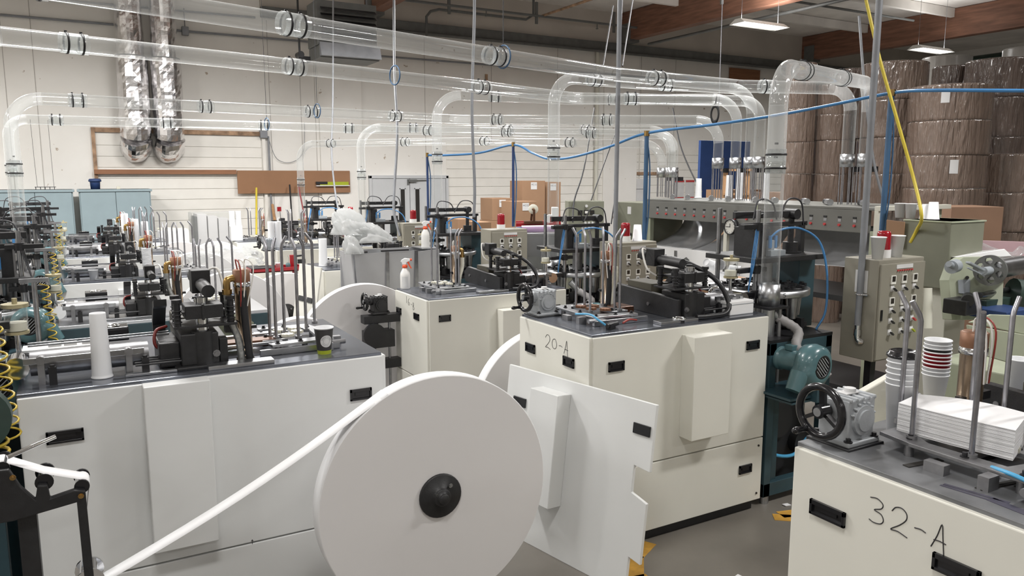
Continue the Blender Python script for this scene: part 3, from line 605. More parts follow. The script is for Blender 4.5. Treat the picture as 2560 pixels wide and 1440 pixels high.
def guide_unit(T, zt, u0=.96, u1=1.38, cover=True):
    """steel cup-body guide rails, trough, clips and cover box between cam box and turret"""
    g = G(); g.cyl((u0, .22, zt+.07), (u1-.06, .22, zt+.07), .05, n=18); r = part('forming_mandrel', g, 'dullsteel', T)
    g = G(); g.box(u0+.02, u1-.04, .135, .15, zt+.085, zt+.11); g.box(u0+.02, u1-.02, .275, .29, zt+.085, zt+.11); g.box(u0-.1, u1-.05, .33, .338, zt+.12, zt+.128); g.box(u0-.1, u1-.05, .36, .368, zt+.125, zt+.133)
    part('guide_rail', g, 'steel', r, .001)
    g = G()
    for a in (u0+.08, u1-.10): g.box(a-.012, a+.012, .125, .30, zt, zt+.10); g.cyl((a, .12, zt+.10), (a, .16, zt+.10), .018, n=8)
    part('rail_bracket', g, 'dullsteel', r)
    g = G()
    for a in (u0+.02, u1-.14): g.box(a-.014, a+.014, .10, .125, zt, zt+.07); g.bolt((a, .112, zt+.07), r=.009)
    for k in range(4): g.cyl((u0-.12, .09+k*.045, zt+.045), (u0+.06, .09+k*.045, zt+.045), .005, n=6)
    part('push_rod', g, 'black', r)
    part('end_roller', G().cyl((u1-.015, .15, zt+.07), (u1-.015, .27, zt+.07), .045, n=20), 'chrome', r)
    part('base_slide', G().box(u0-.22, u0+.1, .08, .11, zt+.002, zt+.012).box(u0-.5, u0-.22, .03, .10, zt+.001, zt+.018), 'alu', r, .001)
    if cover:
        c = part('cover_box', G().box(u0+.14, u1-.02, .42, .54, zt, zt+.09), 'plastic', T, .004)
        g = G()
        for a in (u0+.2, u0+.27, u0+.33): g.box(a, a+.05, .45, .49, zt+.09, zt+.105)
        part('terminal_block', g, 'label', c)
        f = part('fan_box', G().box(u0+.06, u0+.20, .43, .53, zt+.092, zt+.155), 'blackgloss', T, .004)
        part('fan_grille', G().torus((u0+.13, .48, zt+.157), (0, 0, 1), .036, .004, 16, 5).torus((u0+.13, .48, zt+.157), (0, 0, 1), .02, .004, 16, 5), 'chrome', f)
def blower_unit(T, c, ax=(0.80, -0.6, 0), s=1.0, hose=None):
    a = np.array(ax, float); a /= np.linalg.norm(a); c = np.array(c, float)
    g = G(); g.lathe([(0, 0), (.055*s, .002), (.066*s, .012), (.066*s, .055*s), (.062*s, .06*s), (.058*s, .065*s), (.058*s, .20*s)], c-a*.24*s, a, 20); m = part('blower_motor', g, 'blower', T)
    side = np.cross(a, (0, 0, 1))
    g = G(); n = 30; vs = []; prof = [(0.0, -.035), (.6, -.052), (.92, -.035), (1.0, 0), (.92, .035), (.6, .055), (.45, .05)]
    for q, h in prof:
        for k in range(n):
            t = 2*math.pi*k/n; rr = (.105+.03*(k/n))*s*max(q, .02)
            vs.append(c+a*h*1.25*s+side*math.cos(t)*rr+np.array([0, 0, 1])*math.sin(t)*rr)
    g.add(vs, [(i*n+k, i*n+(k+1) % n, (i+1)*n+(k+1) % n, (i+1)*n+k) for i in range(len(prof)-1) for k in range(n)], True)
    g.cyl(c+side*.10*s+np.array([0, 0, -.03*s]), c+side*.15*s+np.array([0, 0, -.12*s]), .05*s, .042*s)
    v = part('blower_housing', g, 'blower', T)
    o = c+a*.062*s; part('inlet_ring', G().torus(o, a, .058*s, .007*s, 24, 6), 'black', v)
    g = G(); g.cyl(o-a*.02, o-a*.018, .056*s, n=20); part('inlet_dark', g, 'darkhole', v)
    g = G()
    for k in range(-3, 4):
        w = math.sqrt(max(0, .055**2-(k*.015)**2))*s; d = side*.7+np.array([0, 0, .7]); e = side*-.7+np.array([0, 0, .7]); g.bar(o+e*k*.015*s-d*w, o+e*k*.015*s+d*w, .005*s, .004*s)
    part('inlet_grille', g, 'gear', v)
    part('terminal_box', G().cbox(c-a*.13*s+np.array([0, 0, .07*s]), (.05*s, .05*s, .03*s)), 'blower', m, .004)
    part('blower_foot', G().cbox(c+np.array([0, 0, -.15*s]), (.03, .12, .10)).cbox(c-a*.1+np.array([0, 0, -.19*s]), (.3*s, .2*s, .012)), 'teal', m)
    return v
def oil_jar(T, c, s=1.0, wires=True):
    x, y, z = c
    j = part('oil_jar', G().lathe([(.03*s, 0), (.034*s, .01), (.034*s, .075*s), (.03*s, .08*s)], c, n=16), 'glass', T)
    part('jar_lid', G().cyl((x, y, z+.08*s), (x, y, z+.092*s), .04*s, n=16).cyl((x, y, z+.092*s), (x, y, z+.11*s), .008*s, n=8), 'jarlid', j); part('jar_base', G().cyl((x, y, z-.012), (x, y, z), .036*s, n=16), 'jarlid', j)
    part('jar_oil', G().cyl((x, y, z+.003), (x, y, z+.03*s), .031*s, n=14), 'nylon', j)
    part('jar_stem', G().cyl((x, y, z-.16*s), (x, y, z-.012), .008*s, n=8), 'chrome', j)
def turret(T, zt, u0=1.40, blower=(1.66, -.28, -.30), coil=False, L=False, five=False):
    # lower teal frame with dark works inside
    zb = zt-.20
    g = G()
    for a, b in ((u0-.04, 0.02), (u0+.48, 0.02), (u0-.04, .70), (u0+.48, .70)): g.box(a, a+.06, b, b+.06, .05, zb)
    g.box(u0-.04, u0+.54, .02, .08, .05, .14); g.box(u0-.04, u0+.54, .02, .08, zb-.08, zb); g.box(u0-.04, u0+.54, .70, .76, zb-.08, zb); g.box(u0-.04, u0+.54, .70, .76, .05, .14)
    fr = part('base_frame', g, 'teal', T, .004)
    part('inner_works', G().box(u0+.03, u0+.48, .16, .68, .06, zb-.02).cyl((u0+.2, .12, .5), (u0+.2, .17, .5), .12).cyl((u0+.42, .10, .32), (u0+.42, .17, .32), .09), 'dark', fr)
    part('air_line', G().tube(smooth_path([(u0+.02, .1, .40), (u0+.10, .08, .30), (u0+.3, .08, .26), (u0+.45, .1, .35)]), .012, 6), 'lightblue', fr)
    part('level_foot', G().cyl((u0+.0, .05, 0), (u0+.0, .05, .05), .03, n=10).cyl((u0+.50, .05, 0), (u0+.50, .05, .05), .03, n=10).cyl((u0+.0, .73, 0), (u0+.0, .73, .05), .03, n=10).cyl((u0+.50, .73, 0), (u0+.50, .73, .05), .03, n=10), 'alu', fr)
    part('bed_plate', G().box(u0-.04, u0+.54, .02, .76, zb, zb+.02), 'black', fr)
    # back column
    part('column', G().box(u0+.52, u0+.68, .30, .62, zb, zt+.30), 'teal', T, .006)
    # turntable
    cx, cy = u0+.30, .40
    g = G(); g.lathe([(.02, 0), (.29, 0), (.295, .005), (.295, .042), (.27, .048), (.02, .048)], (cx, cy, zt+.05), n=40); tt = part('turntable', g, 'alu', T)
    for k in range(8):
        a = R(k*45+12); x = cx+.21*math.cos(a); y = cy+.21*math.sin(a)
        g = G(); g.torus((x, y, zt+.102), (0, 0, 1), .06, .009, 18, 6)
        for q in range(5): b = R(q*72); g.cbox((x+.06*math.cos(b), y+.06*math.sin(b), zt+.112), (.02, .02, .022))
        s = part('station_ring', g, 'black', tt)
        part('cup_mandrel', G().cyl((x, y, zt+.05), (x, y, zt-.10), .046, .033, n=14), 'steel', tt)
    part('spindle', G().cyl((cx, cy, zb), (cx, cy, zt+.30), .05, n=16), 'dullsteel', tt)
    if five: part('station_number', handwriting('5', .028, lambda a, b: (cx-.12+a, cy-math.sqrt(.297**2-(.12-a)**2), zt+.06+b), .0014), 'ink', tt)
    # lower lumps
    g = G(); rr = random.Random(5)
    for k in range(12): g.rbox((cx+rr.uniform(-.25, .22), cy+rr.uniform(-.25, .2), zb+.02+rr.uniform(0.01, .05)), (rr.uniform(.03, .1), rr.uniform(.03, .1), rr.uniform(.03, .08)), rz=rr.uniform(0, 1))
    part('linkage', g, 'black', T)
    # upper plate and press arms
    up = part('upper_plate', G().box(cx-.30, cx+.36, cy-.20, cy+.26, zt+.28, zt+.315), 'castblack', T, .004)
    g = G()
    for a, b in ((-.24, -.14), (-.24, .2)): g.cyl((cx+a, cy+b, zb), (cx+a, cy+b, zt+.62), .016, n=10)
    part('tie_rod', g, 'steel', up)
    g = G(); g.box(cx+.28, cx+.32, cy-.05, cy, zt+.31, zt+.52); g.box(cx-.20, cx-.10, cy-.12, cy+.1, zt+.31, zt+.50)
    g.box(cx-.28, cx+.34, cy-.05, cy-.01, zt+.50, zt+.53); part('portal', g, 'castblack', T, .003)
    g = G(); g.bar((cx-.28, cy+.03, zt+.58), (cx+.20, cy-.03, zt+.58), .03, .045); g.cyl((cx+.20, cy-.08, zt+.58), (cx+.20, cy+.02, zt+.58), .035, n=12); g.cyl((cx-.08, cy-.04, zt+.58), (cx-.08, cy+.04, zt+.58), .014, n=8); g.cyl((cx+.20, cy-.03, zt+.55), (cx+.20, cy-.03, zt+.31), .02, n=12)
    part('press_arm', g, 'castblack', T, .003)
    g = G(); g.cyl((cx+.20, cy-.03, zt+.315), (cx+.20, cy-.03, zt+.39), .05, n=18); g.cyl((cx+.20, cy-.03, zt+.315), (cx+.20, cy-.03, zt+.325), .08, n=20); part('bearing', g, 'castblack', up)
    g = G(); g.cbox((cx-.06, cy-.12, zt+.335), (.14, .08, .04)); g.cyl((cx-.10, cy-.12, zt+.355), (cx-.10, cy-.12, zt+.42), .03, n=12); part('valve_block', g, 'geargrey', up, .003)
    part('valve_stem', G().cyl((cx-.12, cy-.14, zt+.37), (cx-.12, cy-.14, zt+.45), .012, n=8).cyl((cx-.07, cy-.14, zt+.37), (cx-.07, cy-.14, zt+.45), .012, n=8), 'bluehose', up)
    part('air_hose', G().tube(smooth_path([(cx-.12, cy-.14, zt+.44), (cx-.04, cy-.16, zt+.49), (cx+.12, cy-.18, zt+.49), (cx+.26, cy-.22, zt+.40), (cx+.30, cy-.26, zt+.2), (cx+.26, cy-.30, zt-.05), (cx+.20, cy-.28, zb+.02)]), .0075, 8), 'bluehose' if not L else 'wire', T)
    # clamp arms on left rods with jar
    g = G()
    for q, (dz, ln) in enumerate(((.50, .14), (.22, .16), (.06, .24))): g.box(cx-.24-ln, cx-.16, cy-.16, cy-.12, zt+dz, zt+dz+.03); g.cyl((cx-.24, cy-.14, zt+dz-.01), (cx-.24, cy-.14, zt+dz+.04), .03, n=10)
    part('clamp_arm', g, 'black', up, .002)
    oil_jar(T, (cx-.42, cy-.10, zt+.20), 1.25)
    g = G()
    for k in range(3): g.tube(smooth_path([(cx-.26+.01*k, cy-.15, zt+.52), (cx-.30, cy-.16-.012*k, zt+.3), (cx-.33, cy-.17, zt+.1+.02*k)]), .0038, 6)
    part('hose_bundle', g, 'bluehose' if not L else 'wire', up)
    g = G(); g.tube(smooth_path([(cx-.26, cy-.12, zt+.56), (cx-.2, cy-.1, zt+.68), (cx-.05, cy-.08, zt+.66), (cx+.02, cy-.06, zt+.55)]), .006, 6); g.tube(smooth_path([(cx+.0, cy-.1, zt+.56), (cx+.1, cy-.08, zt+.68), (cx+.25, cy-.06, zt+.66), (cx+.3, cy-.05, zt+.5)]), .006, 6); part('loose_cable', g, 'wire', up)
    # blower with ribbed hose up to the tube collar
    if blower:
        b = (blower[0], blower[1], zt+blower[2]); v = blower_unit(T, b, (0.08, -1, 0) if not L else (.2, -1, 0), 1.15 if not L else 1.0)
        if not L:
            pts = smooth_path([(u0+.12, .12, zt-.06), (u0+.20, .02, zt-.14), (b[0]+.02, b[1]+.14, b[2]+.08), (b[0]+.12, b[1]+.10, b[2]-.02), (b[0]+.16, b[1]+.0, b[2]-.10)], 9)
            part('ribbed_hose', G().tube(pts, [.028+.004*(i % 2) for i in range(len(pts))], 10), 'hosegrey', v)
            part('hose_pipe', G().cyl((u0+.12, .12, zt-.06), (u0+.05, .15, zt+.02), .028), 'alu', v)
        g = G(); part('blower_stand', G().box(b[0]-.2, b[0]+.14, b[1]-.02, b[1]+.30, b[2]-.20, b[2]-.185).box(b[0]-.05, b[0]+.02, b[1]+.25, b[1]+.31, .05, b[2]-.2), 'teal', v)
    if coil:
        n = 90; pts = []
        for k in range(n):
            s = k/(n-1); a = 2*math.pi*9*s; pts.append((u0-.075+.024*math.cos(a)-.03*s, -.075+.024*math.sin(a), zt+.30-.45*s))
        part('coiled_hose', G().tube(pts, .0042, 6), 'coil', T)
        part('coil_post', G().cyl((u0-.02, -.06, zt-.30), (u0-.02, -.06, zt+.32), .016, n=10).box(u0-.1, u0+.06, -.08, -.04, zt+.31, zt+.335).box(u0-.04, u0+.0, -.08, .04, zt-.30, zt-.27), 'dullsteel', T)
def cabinet(T, zt, L=1.32, dp=.76, mat='cream', topm='top', handles=(), housing=None, cover=True, lower=True, seam=.48, text=None):
    body = part('cabinet_body', G().box(.012, L-.012, .012, dp-.012, .07, zt-.03), mat if cover else 'teal', T)
    part('plinth', G().box(.03, L-.03, .03, dp-.03, 0, .075), 'black', body)
    part('worktop', G().box(.004, L, .004, dp, zt-.026, zt), topm, T, .003)
    if cover:
        fp = part('front_panel', G().box(.004, L-.002, -.014, .01, seam+.004, zt-.014), mat, T, .004)
        ep = part('end_panel', G().box(-.014, .01, .0, dp-.004, seam+.004 if lower else .075, zt-.014), mat, T, .004)
        lp = part('lower_panel', G().box(.004, L-.002, -.014, .01, .075, seam-.003), mat, T, .004)
        part('panel_screw', G().cyl((L-.04, -.014, .12), (L-.04, -.019, .12), .007, n=8).cyl((L-.04, -.014, seam-.05), (L-.04, -.019, seam-.05), .007, n=8), 'black', lp)
        part('end_lower_panel', G().box(-.014, .01, .0, dp-.004, .075, seam-.003), mat, T, .004)
        for kind, a, z in handles:
            if kind == 'front': part('recess_handle', recess_handle(G(), 'front', (a, -.014, z)), 'blackgloss', fp, .002)
            elif kind == 'wide': part('recess_handle', recess_handle(G(), 'front', (a, -.014, z), .13, .05), 'blackgloss', fp, .002)
            elif kind == 'low': part('recess_handle', recess_handle(G(), 'front', (a, -.014, z)), 'blackgloss', lp, .002)
            elif kind == 'end': part('recess_handle', recess_handle(G(), 'end', (-.014, a, z)), 'blackgloss', ep, .002)
            elif kind == 'endwide': part('recess_handle', recess_handle(G(), 'end', (-.014, a, z), .125, .048), 'blackgloss', ep, .002)
        if housing:
            a0, a1, z0, z1, d = housing
            part('raised_housing', G().box(a0, a1, -d, -.013, z0, z1), mat, fp, .004)
        if text:
            s, v, z, size, drop = text
            part('marker_writing', handwriting(s, size, lambda a, b: (-.0145, v-a, z+b), .0017, drop=drop), 'ink', ep)
    else:
        part('frame_rail', G().box(-.005, L+.005, -.008, .02, zt-.16, zt-.026), 'teal', body)
def make_machine(name, label, loc, zt, mir=False, kind='B', **o):
    global MIRROR
    T = thing(name, label, 'cup machine', loc, 0, 'paper cup forming machines'); MIRROR = mir
    cabinet(T, zt, **o.get('cab', {}))
    dp = o.get('cab', {}).get('dp', .76)
    gb = o.get('gear', None)
    if gb: gearbox(T, gb[0], *gb[1:])
    magazine(T, zt, o.get('mu', .17), o.get('rods'), o.get('rodh', .46), o.get('pads', 'nylon'), o.get('dusty', False))
    for a in o.get('heaters', ()): heater_unit(T, a[0], a[1], zt, **a[2])
    cam_unit(T, zt, o.get('cu', .77), o.get('rich', True), o.get('csc', 1.0))
    guide_unit(T, zt, o.get('gu', .98), o.get('gu1', 1.30), o.get('cover', True))
    if o.get('turret', True): turret(T, zt, **o.get('tur', {}))
    if o.get('extra'): o['extra'](T)
    MIRROR = False
    return T
# ================================================================== the machines in place
XA, YA, ZA = 2.333, 3.254, 1.262
def hx(px, py, Y, x0): p = at(px, py, Y=Y); return p[0]-x0, p[2]
def hy(px, py, X, y0): p = at(px, py, X=X); return p[1]-y0, p[2]
def extra20(T):
    b = part('terminal_cover', G().box(1.06, 1.26, .06, .20, ZA, ZA+.085), 'plastic', T, .005)
    g = G()
    for k in range(3): g.cyl((1.10+k*.06, .13, ZA+.085), (1.10+k*.06, .13, ZA+.10), .016, n=8)
    part('cable_gland', g, 'alu', b); part('lid_line', G().box(1.058, 1.262, .058, .202, ZA+.064, ZA+.067), 'geargrey', b)
    c = part('knurled_knob', G().cyl((.66, .06, ZA), (.66, .06, ZA+.018), .034, n=18), 'black', T); part('knob_ring', G().torus((.66, .06, ZA+.022), (0, 0, 1), .034, .009, 18, 6), 'chrome', c)
    part('folding_bridge', G().torus((1.12, .24, ZA+.10), (.3, 1, 0), .045, .014, 20, 8), 'chrome', T)
    part('air_tee', G().rbox((.20, .10, ZA+.016), (.07, .03, .03), rz=R(30)).cyl((.16, .08, ZA+.02), (.26, .12, ZA+.02), .012), 'black', T)
    part('air_line_blue', G().tube(smooth_path([(.17, .1, ZA+.02), (.14, .14, ZA+.05), (.13, .2, ZA+.07), (.10, .3, ZA+.06)]), .006, 6), 'lightblue', T)
    part('air_line_red', G().tube(smooth_path([(.30, .12, ZA+.02), (.36, .14, ZA+.03), (.42, .15, ZA+.02)]), .006, 6), 'redwire', T)
    part('brown_bed', G().box(.46, .60, .40, .56, ZA+.002, ZA+.05), 'brownsteel', T, .003)
    f = part('fan_box', G().box(.98, 1.12, .42, .52, ZA+.14, ZA+.18), 'blackgloss', T, .004); part('fan_post', G().cyl((1.05, .47, ZA), (1.05, .47, ZA+.14), .014), 'steel', f); part('fan_grille', G().torus((1.05, .47, ZA+.182), (0, 0, 1), .036, .004, 16, 5), 'chrome', f)
    part('junction_block', G().box(.88, .99, .28, .38, ZA+.20, ZA+.26), 'castblack', T, .004)
make_machine('cup_machine', 'cream cup machine marked 20-A with grey gearbox and black handwheel', (XA, YA, 0), ZA, cab=dict(L=1.317, dp=.74, mat='cream', seam=.482,
    handles=[('end', *hy(1332, 869, XA, YA)), ('end', *hy(1428, 904, XA, YA)), ('front', *hx(1536, 914, YA, XA)), ('front', *hx(1877, 861, YA, XA)), ('low', *hx(1858, 1170, YA, XA))],
    housing=(hx(1737, 870, YA-.12, XA)[0], hx(1831, 860, YA-.12, XA)[0], hx(1740, 1102, YA-.12, XA)[1], hx(1737, 845, YA-.12, XA)[1], .12),
    text=('20-A', hy(1369, 868, XA, YA)[0], hy(1369, 866, XA, YA)[1], .075, .0)),
    gear=((.10, .655, ZA),), heaters=((.50, .56, dict(h=.31, r=.030, hose=True, brassy=False, braid='nylon')),), cover=False, csc=1.18, cu=.75, gu=1.0, gu1=1.28, pads='copper', tur=dict(u0=1.42, blower=(1.50, -.20, -.30), five=True), extra=extra20)
# 16-B and its neighbours: lower benches
ZB = 1.12
def bracket_gear(zt, mat='castblack', label=True):
    def f(T):
        v = .58
        b = part('side_bracket', G().box(-.34, -.014, v, v+.10, zt-.275, zt-.205), 'black', T, .004)
        for x in (-.28, -.20, -.10): part('guide_post', G().cyl((x, v+.05, zt-.45), (x, v+.05, zt-.275), .012, n=8), 'steel', b)
        part('guide_post', G().cyl((-.10, v+.05, .25), (-.10, v+.05, zt-.5), .012, n=8), 'steel', b)
        part('slide_block', G().box(-.33, -.07, v-.01, v+.11, zt-.49, zt-.34), 'castblack', b, .005); part('slide_pulley', G().cyl((-.26, v-.03, zt-.37), (-.26, v, zt-.37), .10, n=20), 'black', b)
        part('lower_bracket', G().box(-.17, -.014, v, v+.09, zt-.68, zt-.60), 'black', b, .003)
        gearbox(T, (-.19, v+.05, zt-.20), mat, 'blackgloss', .068, -1, False)
    return f
def bcab(zt, text=None, y0=5.61, x0=2.41, hs=None): return dict(L=1.32, dp=.70, mat='cream', seam=.42, handles=hs or [('end', .42, zt-.17), ('end', .16, zt-.18), ('front', .16, zt-.18), ('front', 1.2, zt-.18)], housing=(.62, .86, .5, zt-.13, .12), text=text)
x0, y0 = 2.412, 5.613
make_machine('cup_machine', 'cream cup machine marked 16-B with black side gearbox and handwheel', (x0, y0, 0), ZB, cab=bcab(ZB, ('16-B', hy(1020, 757, x0, y0)[0], hy(1020, 757, x0, y0)[1], .06, .012), hs=[('end', *hy(1002, 776, x0, y0)), ('end', *hy(1046, 791, x0, y0)), ('front', *hx(1110, 795, y0, x0)), ('front', 1.2, ZB-.17)]),
    heaters=((.48, .5, dict(h=.30, r=.028, brassy=True, braid='nylon')),), rodh=.46, csc=1.15, tur=dict(u0=1.42, blower=(1.50, -.20, -.25)), extra=bracket_gear(ZB))
make_machine('cup_machine', 'cream cup machine beside the leaning cover, behind stainless chute', (2.235, 7.93, 0), ZB, cab=bcab(ZB, hs=[('end', .3, ZB-.15), ('front', .22, ZB-.17)]), heaters=((.48, .5, dict(h=.28, r=.028, hose=False)),), rodh=.44, rich=False, tur=dict(u0=1.36, blower=None))
make_machine('cup_machine', 'cream cup machine behind the red tool cart with tall paper cup stack', (2.33, 10.45, 0), ZB, cab=bcab(ZB, hs=[('end', .25, ZB-.17), ('front', .3, ZB-.17)]), heaters=((.5, .5, dict(h=.30, r=.03, hose=False)),), rodh=.44, rich=False, gear=((-.08, .2, ZB-.02), 'geargrey', 'blackgloss', .08, -1, True), tur=dict(u0=1.3, blower=None))
make_machine('cup_machine', 'cream cup machine closest to the back wall, with gearbox on side bracket', (2.19, 12.6, 0), 1.07, cab=bcab(1.07, hs=[('end', .5, .9), ('end', .22, .88), ('front', .25, .88)]), heaters=((.5, .5, dict(h=.30, r=.03, hose=False)),), rodh=.44, rich=False, extra=bracket_gear(1.07, 'geargrey'), tur=dict(u0=1.2, blower=None))
# 32-A
X3, Y3 = 1.95, 0.78
def extra32(T):
    part('bed_slot', G().rbox((.17, .50, ZA+.001), (.14, .022, .003), rz=R(-8)).rbox((.19, .30, ZA+.001), (.15, .022, .003), rz=R(-8)), 'darkhole', T)
    part('air_line_blue', G().tube(smooth_path([(.19, .32, ZA+.045), (.17, .25, ZA+.05), (.165, .15, ZA+.04), (.17, .05, ZA+.05)]), .0065, 8), 'lightblue', T)
    part('air_tee', G().cyl((.14, .17, ZA), (.14, .17, ZA+.03), .02, n=8).cbox((.15, .15, ZA+.035), (.05, .05, .02)), 'black', T)
    part('oil_streak', G().rbox((.085, .30, ZA+.0006), (.012, .16, .0008), rz=R(10)).rbox((.065, .32, ZA+.0006), (.010, .12, .0008), rz=R(8)).rbox((.07, .16, ZA+.0006), (.03, .2, .0008), rz=R(-6)), 'purpledirt', T)
make_machine('cup_machine', 'cream cup machine marked 32-A with dusty bench top and blank stack', (X3, Y3, 0), ZA, cab=dict(L=1.32, dp=.815, mat='cream', topm='topdusty', seam=.42,
    handles=[('endwide', *hy(2078, 1279, X3, Y3)), ('endwide', *hy(2400, 1421, X3, Y3)), ('front', .2, .95)], text=('32-A', hy(2180, 1300, X3, Y3)[0], hy(2180, 1296, X3, Y3)[1], .072, -.0)),
    gear=((.14, .745, ZA),), mu=.17, dusty=True, rods=((.215, .57), (.335, .69), (.215, .39), (.52, .57), (.50, .36), (.52, .47)), rodh=.40, heaters=((.56, .60, dict(h=.27, r=.038, cap=.05, hose=False)),), cu=.80, turret=False, cover=False, extra=extra32)
# left row, mirrored: turrets at the far left
def extraL1(T):
    # web guide arm with rollers in front of the bench
    def near(g): g.v = [(1.235-(1.235-x)*.935, y-.20, 2.1-(2.1-z)*.935) for x, y, z in g.v]; return g
    ar = part('web_arm', near(G().prism([(1.275, .965), (1.31, .975), (1.385, .96), (1.39, 1.01), (1.42, 1.015), (1.43, .965), (1.47, 1.02), (1.50, 1.09), (1.62, 1.10), (1.62, .90), (1.50, .90), (1.275, .93)], 'xz', -.36, -.335)), 'castblack', T, .004)
    part('link_arm', near(G().bar((1.29, -.345, .955), (1.285, -.345, .50), .035, .03)), 'castblack', ar)
    part('arm_post', G().box(1.42, 1.475, -.53, -.47, .0, 1.0), 'castblack', ar)
    part('pivot_bolt', near(G().bolt((1.29, -.362, .95), (0, -1, 0), .006).bolt((1.49, -.362, 1.06), (0, -1, 0), .006)), 'brass', ar)
    for a, z, r in ((1.285, .975, .022), (1.40, 1.015, .026), (1.52, 1.09, .02)):
        q = part('web_roller', near(G().cyl((a, -.335, z), (a, -.235, z), r, n=18)), 'chrome', ar)
        part('roller_flange', near(G().cyl((a, -.235, z), (a, -.225, z), r*1.25, n=18).cyl((a, -.338, z), (a, -.334, z), r*1.15, n=18)), 'blackgloss', q)
    q = part('dancer_roller', near(G().cyl((1.285, -.33, .60), (1.285, -.24, .60), .03, n=18)), 'chrome', ar); part('roller_flange', near(G().cyl((1.285, -.24, .60), (1.285, -.23, .60), .05, n=18).cyl((1.285, -.335, .60), (1.285, -.33, .60), .05, n=18)), 'chrome', q)
    part('tension_rod', near(G().cyl((1.50, -.36, 1.135), (1.355, -.30, 1.165), .008, n=10)), 'chrome', ar)
    part('green_wheel', G().cyl((1.60, -.30, 1.26), (1.60, -.24, 1.26), .12, n=26), 'darkgreen', T); part('pulley', G().cyl((1.58, -.12, 1.30), (1.58, -.06, 1.30), .05, n=18).cyl((1.58, -.14, 1.30), (1.58, -.12, 1.30), .02, n=10), 'castblack', T)
    n = 70; part('coiled_hose', G().tube([(1.53+.03*math.cos(2*math.pi*6*k/n)+.0*k, -.26+.03*math.sin(2*math.pi*6*k/n), 1.33-.22*k/n) for k in range(n)], .006, 6), 'coil', T)
    part('white_cabinet', G().box(1.46, 1.8, -.5, -.42, .02, .72), 'white', T, .004)
    part('seam_arrow', handwriting(['up'], .022, lambda a, b: (.64+a, -.0145, .45+b), .0012), 'ink', T)
    part('loose_rag_tray', G().box(.5, .72, .55, .75, ZA+.001, ZA+.012), 'alu', T)
    part('brown_slide', G().box(.42, .70, .33, .42, ZA+.02, ZA+.05), 'brownsteel', T, .002); part('slide_rail', G().box(.40, .72, .30, .33, ZA+.03, ZA+.042).box(.40, .72, .44, .47, ZA+.05, ZA+.06), 'alu', T, .001)
make_machine('cup_machine', 'white cup machine fed by the large foreground paper roll, coffee cup on it', (1.235, 3.435, 0), ZA, True, cab=dict(L=1.485, dp=1.0, mat='white', seam=.455,
    handles=[('wide', 1.235-at(163, 1090, Y=3.42)[0], at(163, 1090, Y=3.42)[2]), ('front', 1.235-at(902, 985, Y=3.42)[0], at(902, 985, Y=3.42)[2])], housing=(1.235-at(525, 950, Y=3.34)[0], 1.235-at(358, 968, Y=3.34)[0], at(525, 1356, Y=3.34)[2], at(358, 970, Y=3.34)[2], .095)),
    mu=.17, rods=((.42, .345), (.436, .407), (.35, .47), (.32, .31), (.24, .47), (.145, .66)), rodh=.47, heaters=((.60, .17, dict(h=.345, r=.034, cap=.055)),), cu=.735, csc=1.2, gu=1.0, gu1=1.50, rich=False, tur=dict(u0=1.60, blower=(1.56, .35, -.02), L=True, coil=True), extra=extraL1)
for (y, lab, cov, hz) in ((5.76, 'uncovered teal cup machine standing behind the coffee cup machine', False, .0), (8.10, 'white cup machine with two stacks of paper cups on its bench', True, .0), (10.64, 'white cup machine with tall cup columns, second row before the blue lockers', True, .0), (12.63, 'white cup machine nearest to the blue lockers', True, .0)):
    make_machine('cup_machine', lab, (1.20, y, 0), ZB, True, cab=dict(L=1.38, dp=.85, mat='white', cover=cov, topm='top' if cov else 'stainless', seam=.42, handles=[('front', .12, ZB-.17)], housing=(.62, .9, .5, ZB-.08, .09)),
        mu=.17, rods=((.42, .345), (.436, .407), (.35, .47), (.32, .31), (.24, .47), (.145, .58)), rodh=.44, heaters=((.60, .17, dict(h=.33, r=.034, cap=.055)),), cu=.74, gu=.98, gu1=1.36, rich=False, tur=dict(u0=1.48, blower=(1.50, .02, .03), L=True, coil=True))

